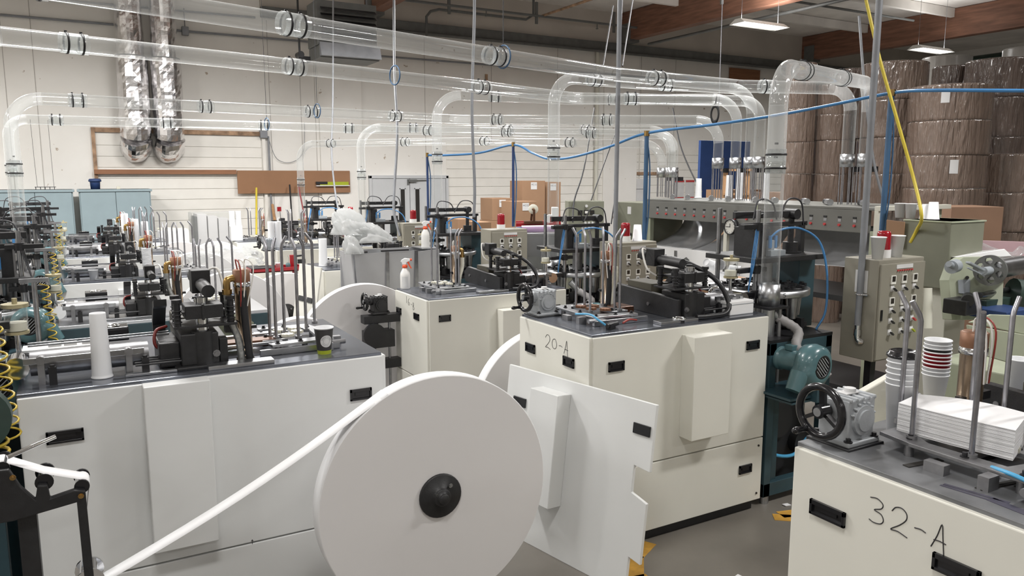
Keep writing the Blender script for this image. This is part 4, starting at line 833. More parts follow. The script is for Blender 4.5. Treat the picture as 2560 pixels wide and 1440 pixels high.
# ------------------------------------------------------------------ control cabinets with red beacons
def control_cabinet(x, y, ztop, lab, w=.47, d=.26, h=.66, conduit=False, plate=False):
    t = thing('control_cabinet', lab, 'control cabinet', (x, y, 0), 0, 'beige control cabinets beside the cup machines')
    z0 = ztop-h
    b = part('box', G().box(0, w, .01, d, z0, ztop), 'beige', t, .006)
    dr = part('door', G().box(.012, w-.006, -.004, .012, z0+.012, ztop-.028), 'beige', t, .003)
    g = G(); g.box(.06, .11, .06, .11, 0, z0); g.box(w-.11, w-.06, .06, .11, 0, z0); g.box(.04, w-.04, .04, .2, 0, .03); part('stand', g, 'black', t, .003)
    part('title_plate', G().box(w*.34, w*.70, -.007, -.004, ztop-.062, ztop-.036), 'label', dr)
    g = G()
    for k in range(7): g.cyl((w*.37+k*w*.052, -.004, ztop-.074), (w*.37+k*w*.052, -.012, ztop-.074), .0055, n=8)
    part('indicator_lamp', g, 'inkred', dr)
    part('door_lock', G().box(.03, .045, -.010, -.004, z0+.27, z0+.34), 'blackgloss', dr)
    cols = (w*.28, w*.52, w*.76)
    for r_ in range(4):
        for c_ in range(3):
            cx = cols[c_]+.0; zz = ztop-.125-r_*.142 if r_ < 2 else ztop-.40-(r_-2)*.075
            if r_ < 2:
                p = part('panel_meter', G().box(cx-.024, cx+.024, -.012, -.004, zz-.034, zz+.022), 'dialwhite', dr); part('meter_face', G().box(cx-.016, cx+.016, -.013, -.012, zz-.018, zz+.017), 'screen', p)
                zz -= .064
            col = 'black' if (r_ < 2 or c_ != 2) else ('inkred' if r_ == 2 else 'lime')
            p = part('selector_knob', G().box(cx-.017, cx+.017, -.007, -.004, zz-.017, zz+.02).cyl((cx, -.004, zz-.002), (cx, -.018, zz-.002), .014, n=12), 'label', dr)
            part('knob_lever', G().rbox((cx+.002, -.024, zz-.004), (.032, .014, .009), ry=R(35)), col, p)
    part('key_lock', G().cyl((w*.5, -.004, z0+.06), (w*.5, -.010, z0+.06), .008, n=10), 'steel', dr)
    bx, by = w*.40, d*.45
    be = part('beacon_base', G().cyl((bx, by, ztop), (bx, by, ztop+.052), .048, n=18), 'plastic', t)
    part('beacon_lens', G().lathe([(.043, 0), (.043, .10), (.038, .118), (.02, .122), (0, .122)], (bx, by, ztop+.052), n=18), 'redlens', be)
    part('beacon_core', G().cyl((bx, by, ztop+.05), (bx, by, ztop+.051), .03, n=8), 'chrome', be)
    if conduit:
        part('conduit_elbow', G().tube(smooth_path([(-.02, d*.45, z0+.24), (-.02, d*.45, z0+.15), (-.015, d*.40, z0+.125), (0, d*.35, z0+.12)]), .020, 10).cyl((-.02, d*.45, z0+.16), (-.02, d*.45, z0+.2), .025, n=10), 'chrome', b)
        part('strap', G().torus((-.022, d*.45, z0+.43), (0, 0, 1), .022, .005, 16, 6).cyl((-.02, d*.45-.02, z0+.43), (-.01, d*.45-.05, z0+.43), .008), 'chrome', b)
    if plate: part('data_plate', G().box(-.003, 0, .08, .17, ztop-.22, ztop-.075), 'label', b)
    return t
control_cabinet(4.389, 3.03, 1.572, 'beige control cabinet with two paper cups around its red beacon', conduit=True, plate=True)
control_cabinet(4.2, 5.50, 1.50, 'beige control cabinet with an upturned white cup beside its beacon')
control_cabinet(4.02, 7.55, 1.50, 'beige control cabinet before the cardboard boxes, a grey conduit on its side')
control_cabinet(3.85, 9.75, 1.46, 'beige control cabinet in front of the white double door')
control_cabinet(3.75, 12.2, 1.42, 'beige control cabinet partly hidden by the crumpled plastic bag')
# ================================================================== overhead clear tubes
def tube_line(lab, pts, r=.056, er=.2, joints=(), drop=True, collar=True, ties=()):
    """pts: corner points, first and last the open ends"""
    P = [np.array(p, float) for p in pts]
    o = np.array([P[0][0], P[0][1], 0.0])
    t = thing('clear_tube', lab, 'tube', tuple(o), 0, 'clear cup tubes overhead'); P = [p-o for p in P]
    segs = []; cur = P[0]; n = len(P)
    for i in range(1, n):
        d = P[i]-P[i-1]
        if i < n-1:
            d1 = (P[i]-P[i-1])/np.linalg.norm(P[i]-P[i-1]); d2 = (P[i+1]-P[i])/np.linalg.norm(P[i+1]-P[i])
            ang = math.acos(max(-1, min(1, float(np.dot(d1, d2)))))
            if ang > R(40):
                k = er*math.tan(ang/2); a = P[i]-d1*k; b = P[i]+d2*k
                segs.append(('s', cur, a)); m = []
                for j in range(13):
                    s = j/12; m.append((1-s)**2*a*1+2*s*(1-s)*P[i]+s*s*b)
                # true circular arc
                nrm = d2-d1*np.dot(d1, d2); nrm /= np.linalg.norm(nrm); c = a+nrm*er
                m = [c-nrm*er*math.cos(ang*j/12)+d1*er*math.sin(ang*j/12) for j in range(13)]
                segs.append(('e', m)); cur = b
            else: segs.append(('s', cur, P[i])); cur = P[i]
        else: segs.append(('s', cur, P[i]))
    def joint(c, d):
        s = part('joint_sleeve', G().pipe(c-d*.075, c+d*.075, r*1.10, r*1.06, 20), 'tube', t)
        for q in (-.042, .042):
            rg = part('clamp_ring', G().pipe(c+d*(q-.006), c+d*(q+.006), r*1.17, r*1.11, 20), 'black', s)
            part('ring_screw', G().cbox(c+d*q+np.array([0, 0, r*1.2]), (.016, .016, .012)), 'black', s)
    for s in segs:
        if s[0] == 's':
            a, b = s[1], s[2]; L = np.linalg.norm(b-a)
            if L < .02: continue
            d = (b-a)/L; up_ = d[2] > .9 and L > .7
            part('tube_run', G().cyl(a, a+d*L*.72 if up_ else b, r, n=24, caps=False), 'tube', t)
            if up_: part('milky_run', G().cyl(a+d*L*.72, b, r*1.02, n=24, caps=False), 'elbow', t)
            if abs(d[2]) < .7 and L > .5:
                k = max(1, int(round(L/1.35)))
                for j in range(k): joint(a+d*L*((j+.25)/k if k > 1 else .3), d)
            elif up_: joint(a+d*L*.72, d)
        else: part('elbow', G().tube(s[1], r*1.02, 24, caps=False), 'elbow', t); 
    if collar:
        c = P[0]; part('steel_collar', G().pipe(c+np.array([0, 0, -.02]), c+np.array([0, 0, .12]), r*1.2, r, 24), 'alu', t)
        part('collar_plate', G().box(c[0]-.09, c[0]+.09, c[1]-.09, c[1]+.09, c[2]-.035, c[2]-.02), 'black', t)
        part('lower_pipe', G().cyl(c+np.array([0, 0, -.30]), c+np.array([0, 0, -.035]), r*.8), 'alu', t)
        part('support_leg', G().cyl(c+np.array([.05, -.05, -1.0]), c+np.array([.05, -.05, -.035]), .012), 'dullsteel', t)
    if drop:
        c = P[-1]; part('head_collar', G().pipe(c+np.array([0, 0, -.10]), c+np.array([0, 0, .02]), r*1.2, r, 20), 'alu', t)
        part('sensor', G().cbox(c+np.array([r*1.2+.03, -.03, -.12]), (.05, .05, .05)), 'black', t)
        for k in range(6):
            a = R(k*60); q = c+np.array([r*1.05*math.cos(a), r*1.05*math.sin(a), 0])
            part('guide_rod', G().cyl((q[0], q[1], 1.83), (q[0], q[1], q[2]-.08), .0055, n=6), 'rodsteel', t)
    for c in ties:
        c = np.array(c, float)-o; part('blue_tie', G().torus(c, (1, .2, 0), r*1.35, .006, 20, 6), 'bluepipe', t); part('hanger_wire', G().cyl(c+np.array([0, 0, r*1.3]), (c[0], c[1], 6.2), .003, n=5), 'wire', t)
    return t
zh = 2.28
tube_line('clear tube rising from the machine marked 20-A with milky elbow', [(3.82, 3.40, 1.30), (3.82, 3.40, 2.76), (6.36, 4.62, 2.93), (6.36, 4.62, zh)], er=.24)
tube_line('long clear tube running highest, above the large foreground roll machine', [(-.6, 3.80, 1.3), (-.6, 3.80, 2.9), (1.99, 4.56, 2.9), (3.85, 5.08, 2.9), (5.3, 5.17, 2.9), (6.35, 4.80, 2.9), (6.35, 4.80, zh)], ties=[at(1258, 142, Z=2.9)])
tube_line('long clear tube with blue tie from the uncovered teal machine', [(-.5, 5.42, 1.2), (-.5, 5.42, 2.9), (.94, 5.76, 2.9), (2.79, 6.24, 2.9), (4.61, 6.79, 2.9), (6.40, 5.93, 2.88), (6.40, 5.93, zh)], ties=[at(987, 188, Z=2.9)])
tube_line('clear tube from machine with paper cup stacks, elbow near the wall lockers', [(-.45, 8.40, 1.2), (-.45, 8.40, 2.8), (2.1, 8.62, 2.8), (4.31, 8.90, 2.8), (6.42, 6.55, 2.72), (6.42, 6.55, zh)], ties=[at(793, 277, Z=2.8)], er=.26)
tube_line('clear tube from second machine before the lockers, lower than its neighbour', [(-.62, 10.9, 1.2), (-.62, 10.9, 2.76), (2.0, 10.7, 2.76), (4.1, 10.1, 2.72), (6.45, 7.34, 2.6), (6.45, 7.34, zh-.1)], ties=[at(667, 310, Z=2.76)])
tube_line('clear tube rising from the machine marked 16-B', [(4.1, 6.40, 1.15), (4.1, 6.40, 3.04), (5.2, 6.50, 3.05), (6.45, 6.1, 3.02), (6.45, 6.1, zh)], er=.26)
tube_line('clear tube rising behind the spray bottles', [(3.8, 8.5, 1.15), (3.8, 8.5, 3.05), (5.3, 7.85, 3.0), (6.5, 6.36, 2.95), (6.5, 6.36, zh)], er=.28)
tube_line('clear tube rising in front of the white double door', [(3.6, 10.7, 1.15), (3.6, 10.7, 2.78), (5.2, 9.8, 2.75), (6.55, 7.5, 2.66), (6.55, 7.5, zh-.1)], er=.28)
tube_line('clear tube rising before the plywood panel end', [(3.32, 13.0, 1.1), (3.32, 13.0, 2.62), (5.2, 10.6, 2.62), (6.6, 7.72, 2.5), (6.6, 7.72, zh-.1)], er=.28)
part('yellow_label', G().box(-.0, .022, -.060, -.058, .18, .42), 'labelyellow', bpy.data.objects['clear_tube'])

# ------------------------------------------------------------------ hanging conduits, hoses, cables
def hang(lab, pts, r, mat='conduit', name='hanging_conduit', cat='conduit', group='conduits hanging from the roof', k=6):
    return solo(name, G().tube(smooth_path(pts, k) if len(pts) > 2 else pts, r, 8), mat, lab, cat, group)
def dropto(px, D, zb, top=6.19, wob=0.0):
    b = at(px, 440, D=D); b[2] = zb; t = b.copy(); t[2] = top
    if wob: return [t, (b[0]+wob, b[1], 4.2), (b[0]-wob*.5, b[1], 2.9), (b[0]+wob*.4, b[1], 2.0), b]
    return [t, b]
hang('grey conduit dropping from the roof to 20-A control cabinet side', [(4.365, 3.145, 6.19), (4.367, 3.145, 1.85), (4.367, 3.147, 1.14)], .021)
hang('thick grey conduit pole hanging behind the 16-B clear tube', dropto(1541, 6.8, 1.42), .020)
hang('thin grey conduit beside the 16-B machine feed rods', dropto(1184, 8.9, 1.62, wob=.03), .018)
hang('thin grey conduit bending towards the cabinet before the double door', [at(985, 0, D=11.3), at(986, 180, D=10.9), at(993, 330, D=10.7), at(986, 470, D=10.6), at(985, 530, D=10.5), at(1000, 590, D=10.45)], .018)
hang('thin grey conduit hanging before the plywood panel', [at(833, 0, D=13.3), at(832, 250, D=13.2), at(829, 380, D=13.1), at(838, 480, D=13.0), at(850, 545, D=12.9)], .016)
hang('white hanging rod above the row of joints near timber beam', [at(1806, 0, D=9), at(1797, 270, D=8.6)], .005, 'wire', name='hanging_rod', cat='rod')
hang('pair cable dropping beside the grey conduit pole', [at(1556, 0, D=8), at(1548, 170, D=7.4), at(1545, 420, D=7.2), at(1528, 560, D=7.1)], .006, 'wire', 'hanging_cable', 'cable', 'dark cables')
hang('slanting steel brace from the roof to the tube joint', [at(1533, 15, D=8), at(1508, 165, D=7.4)], .007, 'wire', name='hanging_rod', cat='rod')
hang('second slanting brace meeting the same tube joint', [at(1582, 0, D=8), at(1556, 165, D=7.4)], .007, 'wire', name='hanging_rod', cat='rod')
hang('dark cable slanting to the green switch cabinet', [at(1486, 270, D=11), at(1460, 420, D=10), at(1436, 500, D=9.6), at(1432, 555, D=9.4)], .010, 'wire', 'hanging_cable', 'cable', 'dark cables')
hang('dark cable slanting to the top of green switch cabinet', [at(1540, 330, D=10.6), at(1510, 410, D=10), at(1478, 500, D=9.6)], .008, 'wire', 'hanging_cable', 'cable', 'dark cables')
hang('dark cable crossing in front of the wall notices to the blue board', [at(1682, 270, D=11), at(1700, 360, D=10.6), at(1728, 430, D=10.4), at(1755, 480, D=10.3)], .010, 'wire', 'hanging_cable', 'cable', 'dark cables')
hang('yellow hose slanting down to the tall green cabinet', [at(2165, 0, D=5.6), at(2200, 150, D=5.6), at(2243, 300, D=5.6), at(2285, 450, D=5.6), at(2304, 540, D=5.5), at(2292, 575, X=5.43), at(2276, 606, X=5.452)], .012, 'yellow', 'yellow_hose', 'hose', None)
hang('grey cable dropping beside the wide grey conduit', [at(2148, 40, D=7), at(2160, 200, D=7), at(2178, 360, D=7), at(2190, 430, D=7), at(2212, 510, D=7)], .012, 'conduit', 'hanging_cable', 'cable', 'grey cables')
hang('blue air hose sagging between the droppers towards 20-A', [at(1068, 388, D=9.6), at(1120, 388, D=9.5), at(1200, 382, D=9.3), at(1283, 362, D=9.0), at(1330, 382, D=8.8), at(1372, 397, D=8.4), at(1430, 393, D=8), at(1520, 368, D=7.6), at(1617, 333, D=7.3), at(1780, 312, D=6.9), at(1930, 290, D=6.6), at(2080, 262, D=6.3), at(2232, 232, D=6.0), at(2330, 226, D=5.7), at(2600, 227, D=5.2)], .013, 'bluehose', 'air_hose', 'hose', None)
for px, y0_, D, zb, lab, r_ in ((1068, 388, 9.6, 1.5, 'slim blue air dropper beside the double door', .014), (1283, 362, 9.0, 1.5, 'dark blue air dropper before the cardboard boxes', .016), (1617, 335, 7.3, 1.45, 'thick blue air dropper beside the 16-B control cabinet', .021), (2229, 234, 6.0, 1.65, 'blue air dropper beside the yellow hose', .022)):
    a = at(px, y0_, D=D); b = a.copy(); b[2] = zb
    t = thing('air_dropper', lab, 'pipe', (a[0], a[1], zb), 0, 'blue air droppers')
    part('pipe', G().cyl((0, 0, 0), (0, 0, a[2]-zb), r_, n=12), 'bluepipe' if px > 1500 else 'navy', t); part('hose', G().tube(smooth_path([(0, 0, a[2]-zb), (.03, -.02, (a[2]-zb)*.7), (.02, -.03, (a[2]-zb)*.3), (.0, -.02, 0)]), .007, 6), 'bluepipe', t); part('fitting', G().cyl((0, 0, a[2]-zb-.02), (0, 0, a[2]-zb+.03), r_*1.3, n=10), 'brass', t)
t = thing('cable_coil', 'black cable coil tied to the clear tube near 20-A', 'cable', tuple(at(1787, 285, D=8.3)), 0); part('coil', G().torus((0, 0, 0), (.9, .4, 0), .07, .018, 20, 8), 'black', t); part('tie', G().cyl((0, 0, .07), (.02, 0, .2), .008), 'black', t)
for o_ in (t.children[0],): o_.scale = (.6, .6, 1.25)
# ================================================================== paper rolls, leaning covers
def wpart(name, g, mat, T, bevel=0.0, **k):        # part given in world coordinates, on an unrotated thing (or a part of one)
    r = T
    while r.parent: r = r.parent
    g.shift(tuple(r.location)); return part(name, g, mat, T, bevel, **k)
def paper_roll(c, Rr, wd, lab, core=True, stand=True):
    x, y, z = c; t = thing('paper_roll', lab, 'paper roll', (x, y, 0), 0, 'bottom paper rolls on spindles')
    n = 96; g = G(); g.lathe([(.06, 0), (Rr-.004, 0), (Rr, .004), (Rr, wd-.004), (Rr-.004, wd), (.06, wd)], (0, 0, z), (0, 1, 0), n)
    g.sm = [False if (i//n) in (0, 4) else True for i in range(len(g.f))]
    me = part('paper', g, 'papermade', t); me.data.materials.append(M('paper'))
    for p in me.data.polygons:
        if (p.index//n) in (1, 2, 3): p.material_index = 1
    if core:
        g = G(); g.lathe([(.098, -.001), (.098, -.010), (.094, -.013), (.04, -.013), (.038, -.032), (.034, -.036), (.022, -.036), (.022, -.05), (.019, -.054), (0, -.054)], (0, 0, z), (0, 1, 0), 32)
        h = part('hub', g, 'castblack', t); part('hub_bolt', G().bolt((.045, -.013, z+.04), (0, -1, 0), .006, .008).bolt((-.03, -.034, z+.02), (0, -1, 0), .003, .003), 'steel', h)
    if stand:
        s = part('spindle', G().cyl((0, wd, z), (0, wd+.16, z), .028, n=12), 'steel', t)
        part('stand_arm', G().box(-.05, .05, wd+.08, wd+.14, 0, z+.06), 'castblack', s, .005); part('stand_base', G().box(-.25, .25, wd+.0, wd+.26, 0, .03), 'castblack', s, .004)
    return t
RB = paper_roll((1.287, 2.90, .73), .53, .088, 'largest white paper roll in foreground feeding a strip, black hub')
# paper strip: tangent from the upper left of the roll to the dancer roller, then up and over the web arm
c = np.array([0, .73]); d1 = np.array([-.047-1.287, .6975])          # dancer roller (x, z) relative to the roll centre in x
L1 = math.hypot(d1[0], d1[1]-c[1]); phi = math.atan2(d1[1]-c[1], d1[0]); al = phi-math.acos((.531)/L1)
tp = np.array([.531*math.cos(al), .73+.531*math.sin(al)])
end = np.array([d1[0]+.012, d1[1]-.031]); path = [tp+(end-tp)*s for s in np.linspace(0, 1, 12)]
path = [np.array([p[0], p[1]-.03*math.sin(math.pi*s)]) for p, s in zip(path, np.linspace(0, 1, 12))]
path += [d1+.031*np.array([math.cos(a), math.sin(a)]) for a in np.linspace(R(-100), R(-190), 5)]
r1 = np.array([d1[0], 1.048]); path += [r1+.024*np.array([math.cos(a), math.sin(a)]) for a in np.linspace(R(10), R(100), 5)]
path += [np.array([-.154-1.287, 1.112]), np.array([-.266-1.287, 1.175]), np.array([-.40-1.287, 1.18])]
g = G(); m = len(path)
for yv in (.004, .084): g.v += [(p[0], yv, p[1]) for p in path]
g.f = [(i, i+1, m+i+1, m+i) for i in range(m-1)]; g.sm = [True]*(m-1)
wb = part('paper_strip', g, 'paper', RB); sd = wb.modifiers.new('solid', 'SOLIDIFY'); sd.thickness = .0008
paper_roll((2.62, 4.14, .58), .53, .09, 'white paper roll tucked behind the machine marked 20-A')
paper_roll((2.15, 6.42, at(900, 711, Y=6.42)[2]-.60), .60, .09, 'white paper roll behind the black side gearbox of 16-B')
paper_roll((1.23, 5.0, at(725, 797, Y=5.0)[2]-.30), .30, .08, 'small white paper roll behind the foreground machine feed rods')
paper_roll((1.22, 7.50, .68), .53, .08, 'white paper roll standing behind the uncovered teal machine rods')
paper_roll((1.25, 9.86, .66), .53, .08, 'white paper roll under loose plastic film in the left row')
paper_roll((1.28, 12.05, .62), .53, .08, 'white paper roll beside the flat white cartons near lockers')
paper_roll((2.02, 8.75, .56), .45, .08, 'white paper roll half hidden behind the leaning cream cover')
paper_roll((1.85, 12.46, .60), .50, .08, 'white paper roll beneath the grey gearbox bracket near wall')
# loose film over a roll
def blob(name, c, size, mat, lab, cat, seed, n=26, m=16, amp=.25, flat=.0, parent=None, tilt=None):
    rr = random.Random(seed); ph = [(rr.uniform(1, 4), rr.uniform(1, 4), rr.uniform(0, 6), rr.uniform(.4, 1)) for _ in range(9)]
    vs = []
    for i in range(m+1):
        t = math.pi*i/m
        for k in range(n):
            p = 2*math.pi*k/n; d = np.array([math.sin(t)*math.cos(p), math.sin(t)*math.sin(p), math.cos(t)])
            q = 1+amp*sum(a*math.sin(fx*2*d[0]+fy*2*d[1]*(1+.3*j)+fx*d[2]*2+ph_) for j, (fx, fy, ph_, a) in enumerate(ph))/3.2
            # sharp folds
            q += amp*.35*abs(math.sin(3*p+4*d[2]+ph[0][2]))-amp*.2
            if tilt is not None: q += amp*.5*(abs(math.sin(2.3*p+5*d[2]+ph[1][2]))**.6+abs(math.sin(5.1*p-3*d[2]+ph[2][2]))**.6-1.2)*math.sin(t)
            v = d*q*np.array(size)
            if tilt is not None: ct, st = math.cos(R(tilt)), math.sin(R(tilt)); v = np.array([v[0]*ct+v[2]*st, v[1], -v[0]*st+v[2]*ct])
            if v[2] < -size[2]*flat: v[2] = -size[2]*flat
            vs.append(v+np.array(c))
    g = G(); g.add(vs, [(i*n+k, (i+1)*n+k, (i+1)*n+(k+1) % n, i*n+(k+1) % n) for i in range(m) for k in range(n)], True)
    if parent: return wpart(name, g, mat, parent)
    return solo(name, g, mat, lab, cat)
blob('film_sheet', (1.55, 9.80, .98), (.45, .16, .26), 'film', 'loose clear film draped over a paper roll', 'film', 4, amp=.3)
def lean_panel(A, B, up, h, lab, mat='white', housing=None, handles=(), notches=False, name='loose_cover'):
    """A, B: bottom corners (left, right seen from outside); up: unit vector up the panel"""
    A = np.array(A, float); B = np.array(B, float); up = np.array(up, float); up /= np.linalg.norm(up)
    L = np.linalg.norm(B-A); ex = (B-A)/L; nz = np.cross(ex, up); nz /= np.linalg.norm(nz)   # outward
    t = thing(name, lab, 'machine cover', tuple(A), 0, 'removed machine covers')
    def W(a, b, h_): return ex*a+up*b+nz*h_
    def slab(poly, h0, h1):
        n = len(poly); g = G(); vs = [W(a, b, h0) for a, b in poly]+[W(a, b, h1) for a, b in poly]
        g.add(vs, [tuple(range(n-1, -1, -1)), tuple(range(n, 2*n))]+[(i, (i+1) % n, n+(i+1) % n, n+i) for i in range(n)]); return g
    poly = [(0, 0), (L, 0), (L, .05), (L-.075, .055), (L-.075, .20), (L, .185), (L, .50), (L-.10, .53), (L-.10, .67), (L, .66), (L, h), (0, h)] if notches else [(0, 0), (L, 0), (L, h), (0, h)]
    p = part('sheet', slab(poly, -.018, 0), mat, t, .003)
    if housing: a0, a1, b0, b1, d = housing; part('raised_housing', slab([(a0, b0), (a1, b0), (a1, b1), (a0, b1)], .0, d), mat, p, .004)
    for a, b in handles:
        q = part('recess_handle', slab([(a-.053, b-.027), (a+.053, b-.027), (a+.053, b+.027), (a-.053, b+.027)], .0005, .009), 'blackgloss', p, .002)
    return t
up = np.array([.10, -.0, .995])
A = np.array([2.075, 3.86, 0.0]); B = np.array([2.295, 2.79, 0.0])
lean_panel(A, B, up, 1.0, 'loose white cover with notched edge leaning on the 20-A cabinet', 'white', (.30, .52, .30, .93, .10), ((.12, .80), (1.02, .86)), True)
lean_panel((1.80, 8.0, .0), (1.90, 7.55, 0), (.16, 0, .985), 1.21, 'loose cream cover leaning on machine left of the stainless chute', 'cream', None, ((.14, .86), (.32, .86)))

# ================================================================== packing machine
PX, PY0, PY1 = 6.0, 4.22, 7.88
PM = thing('packing_machine', 'long grey packing machine with curved stainless chutes and red buttons', 'packing machine', (PX, PY0, 0))
def pw(name, g, mat, bevel=0.0, par=None): return wpart(name, g, mat, par or PM, bevel)
for a, b in ((4.30, 5.55), (5.56, 7.30)):
    bm_ = pw('header_panel', G().box(PX, PX+.06, a, b, 1.60, 1.80), 'packgrey', .004)
    pw('panel_edge', G().box(PX-.004, PX+.30, b-.012, b+.004, 1.6, 1.805), 'mint', 0, bm_)
    n = int(round((b-a-.2)/.155))
    for k in range(n):
        y = a+.12+k*.155
        q = pw('channel_slot', G().box(PX-.006, PX+.001, y-.018, y+.018, 1.722, 1.738), 'black', 0, bm_); pw('slot_tag', G().box(PX-.003, PX+.001, y-.016, y+.016, 1.69, 1.716), 'alu', 0, bm_)
        pw('red_button', G().cyl((PX, y, 1.66), (PX-.014, y, 1.66), .012, n=10), 'inkred', 0, bm_)
pw('top_deck', G().box(PX, PX+1.0, PY0, 7.30, 1.80, 1.825), 'packgrey', .004)
sw = pw('switch_cabinet', G().box(PX-.02, PX+.6, 7.30, 7.86, .05, 1.775), 'greengrey', .006)
for k in range(3):
    for j in range(2): pw('knob', G().cyl((PX-.02, 7.42+j*.13, 1.38-k*.10), (PX-.045, 7.42+j*.13, 1.38-k*.10), .022, n=12), 'label' if k else 'black', 0, sw)
pw('letter_plate', G().box(PX-.023, PX-.02, 7.55, 7.62, 1.63, 1.72), 'label', 0, sw)
for y in (4.25, 7.26):
    pw('frame_post', G().box(PX+.02, PX+.08, y-.03, y+.03, .0, 1.62), 'mint', .004); pw('frame_post', G().box(PX+.9, PX+.96, y-.03, y+.03, .0, 1.8), 'mint', .004)
pw('mid_post', G().box(PX-.02, PX+.02, 5.93, 5.98, 1.15, 1.6), 'cream2', .003); pw('mid_post', G().box(PX+.02, PX+.06, 5.0, 5.05, .6, 1.6), 'cream2', .003)
g = G(); prof = [(6.12, 1.62), (6.16, 1.54), (6.26, 1.46), (6.40, 1.40)]
prof = smooth_path([(6.62, 0, 1.62), (6.52, 0, 1.47), (6.38, 0, 1.36), (6.20, 0, 1.30), (6.04, 0, 1.275)], 5)
for (a, b) in ((4.35, 5.5), (5.6, 6.5), (6.52, 7.26)):
    g = G(); ys = np.linspace(a, b, 14); m = len(prof)
    for j, y in enumerate(ys):
        for i, p in enumerate(prof):
            s = i/(m-1); wv = .035*math.sin(j*1.1+a)*math.sin(math.pi*s) if a > 5.55 else .01*math.sin(j*.7)
            g.v.append((p[0]+wv, y, p[2]+wv*.6))
    g.f = [(j*m+i, (j+1)*m+i, (j+1)*m+i+1, j*m+i+1) for j in range(13) for i in range(m-1)]; g.sm = [True]*len(g.f)
    o = pw('stainless_chute', g, 'chute'); sd = o.modifiers.new('solid', 'SOLIDIFY'); sd.thickness = .003
lp = pw('apron', G().box(PX+.04, PX+.08, 5.2, 7.26, 1.02, 1.27), 'plastic', .004)
for y in (6.95, 6.6, 6.15, 5.85, 5.5):
    pw('diamond_lock', G().prism([(y-.05, 1.15), (y, 1.18), (y+.05, 1.15), (y, 1.12)], 'yz', PX+.032, PX+.04), 'steelbeam', 0, lp)
for y in (6.78, 6.0): pw('hinge', G().box(PX+.03, PX+.04, y-.02, y+.02, 1.06, 1.24), 'steel', 0, lp)
pw('lower_frame', G().box(PX+.1, PX+.9, 4.3, 7.2, .1, .16).box(PX+.1, PX+.9, 4.3, 7.2, .95, 1.0), 'dark')
for k in range(9):
    y = 4.45+k*.32+(.06 if k % 2 else 0); q = pw('air_cylinder', G().cyl((PX+.12, y-.05, 1.855), (PX+.22, y+.06, 1.855), .03, n=12), 'alu'); pw('cylinder_cap', G().cyl((PX+.22, y+.06, 1.855), (PX+.30, y+.15, 1.855), .026, n=10), 'black', 0, q)
pw('acrylic_end', G().box(PX+.1, PX+.88, 4.235, 4.245, 1.1, 1.78), 'glass'); pw('end_top_rail', G().box(PX-.02, PX+1.0, 4.16, 4.22, 1.80, 1.84), 'cream2', .003); pw('end_post', G().box(PX-.02, PX+.02, 4.18, 4.22, 1.45, 1.8), 'cream2', .003)
t = thing('dial_gauge', 'round white dial clock with black rim hanging on packing machine', 'clock', (PX-.03, 5.86, 1.57))
part('rim', G().pipe((.03, 0, 0), (-.03, 0, 0), .083, .072, 28), 'black', t); part('face', G().cyl((.0, 0, 0), (-.02, 0, 0), .073, n=28), 'dialwhite', t); part('hand', G().box(-.024, -.021, -.003, .05, -.003, .003).box(-.024, -.021, -.003, .003, -.004, .035), 'ink', t)
g = G()
for k in range(12): a = R(k*30); g.cbox((-.0215, .06*math.cos(a), .06*math.sin(a)), (.002, .006, .006))
part('hour_mark', g, 'ink', t)

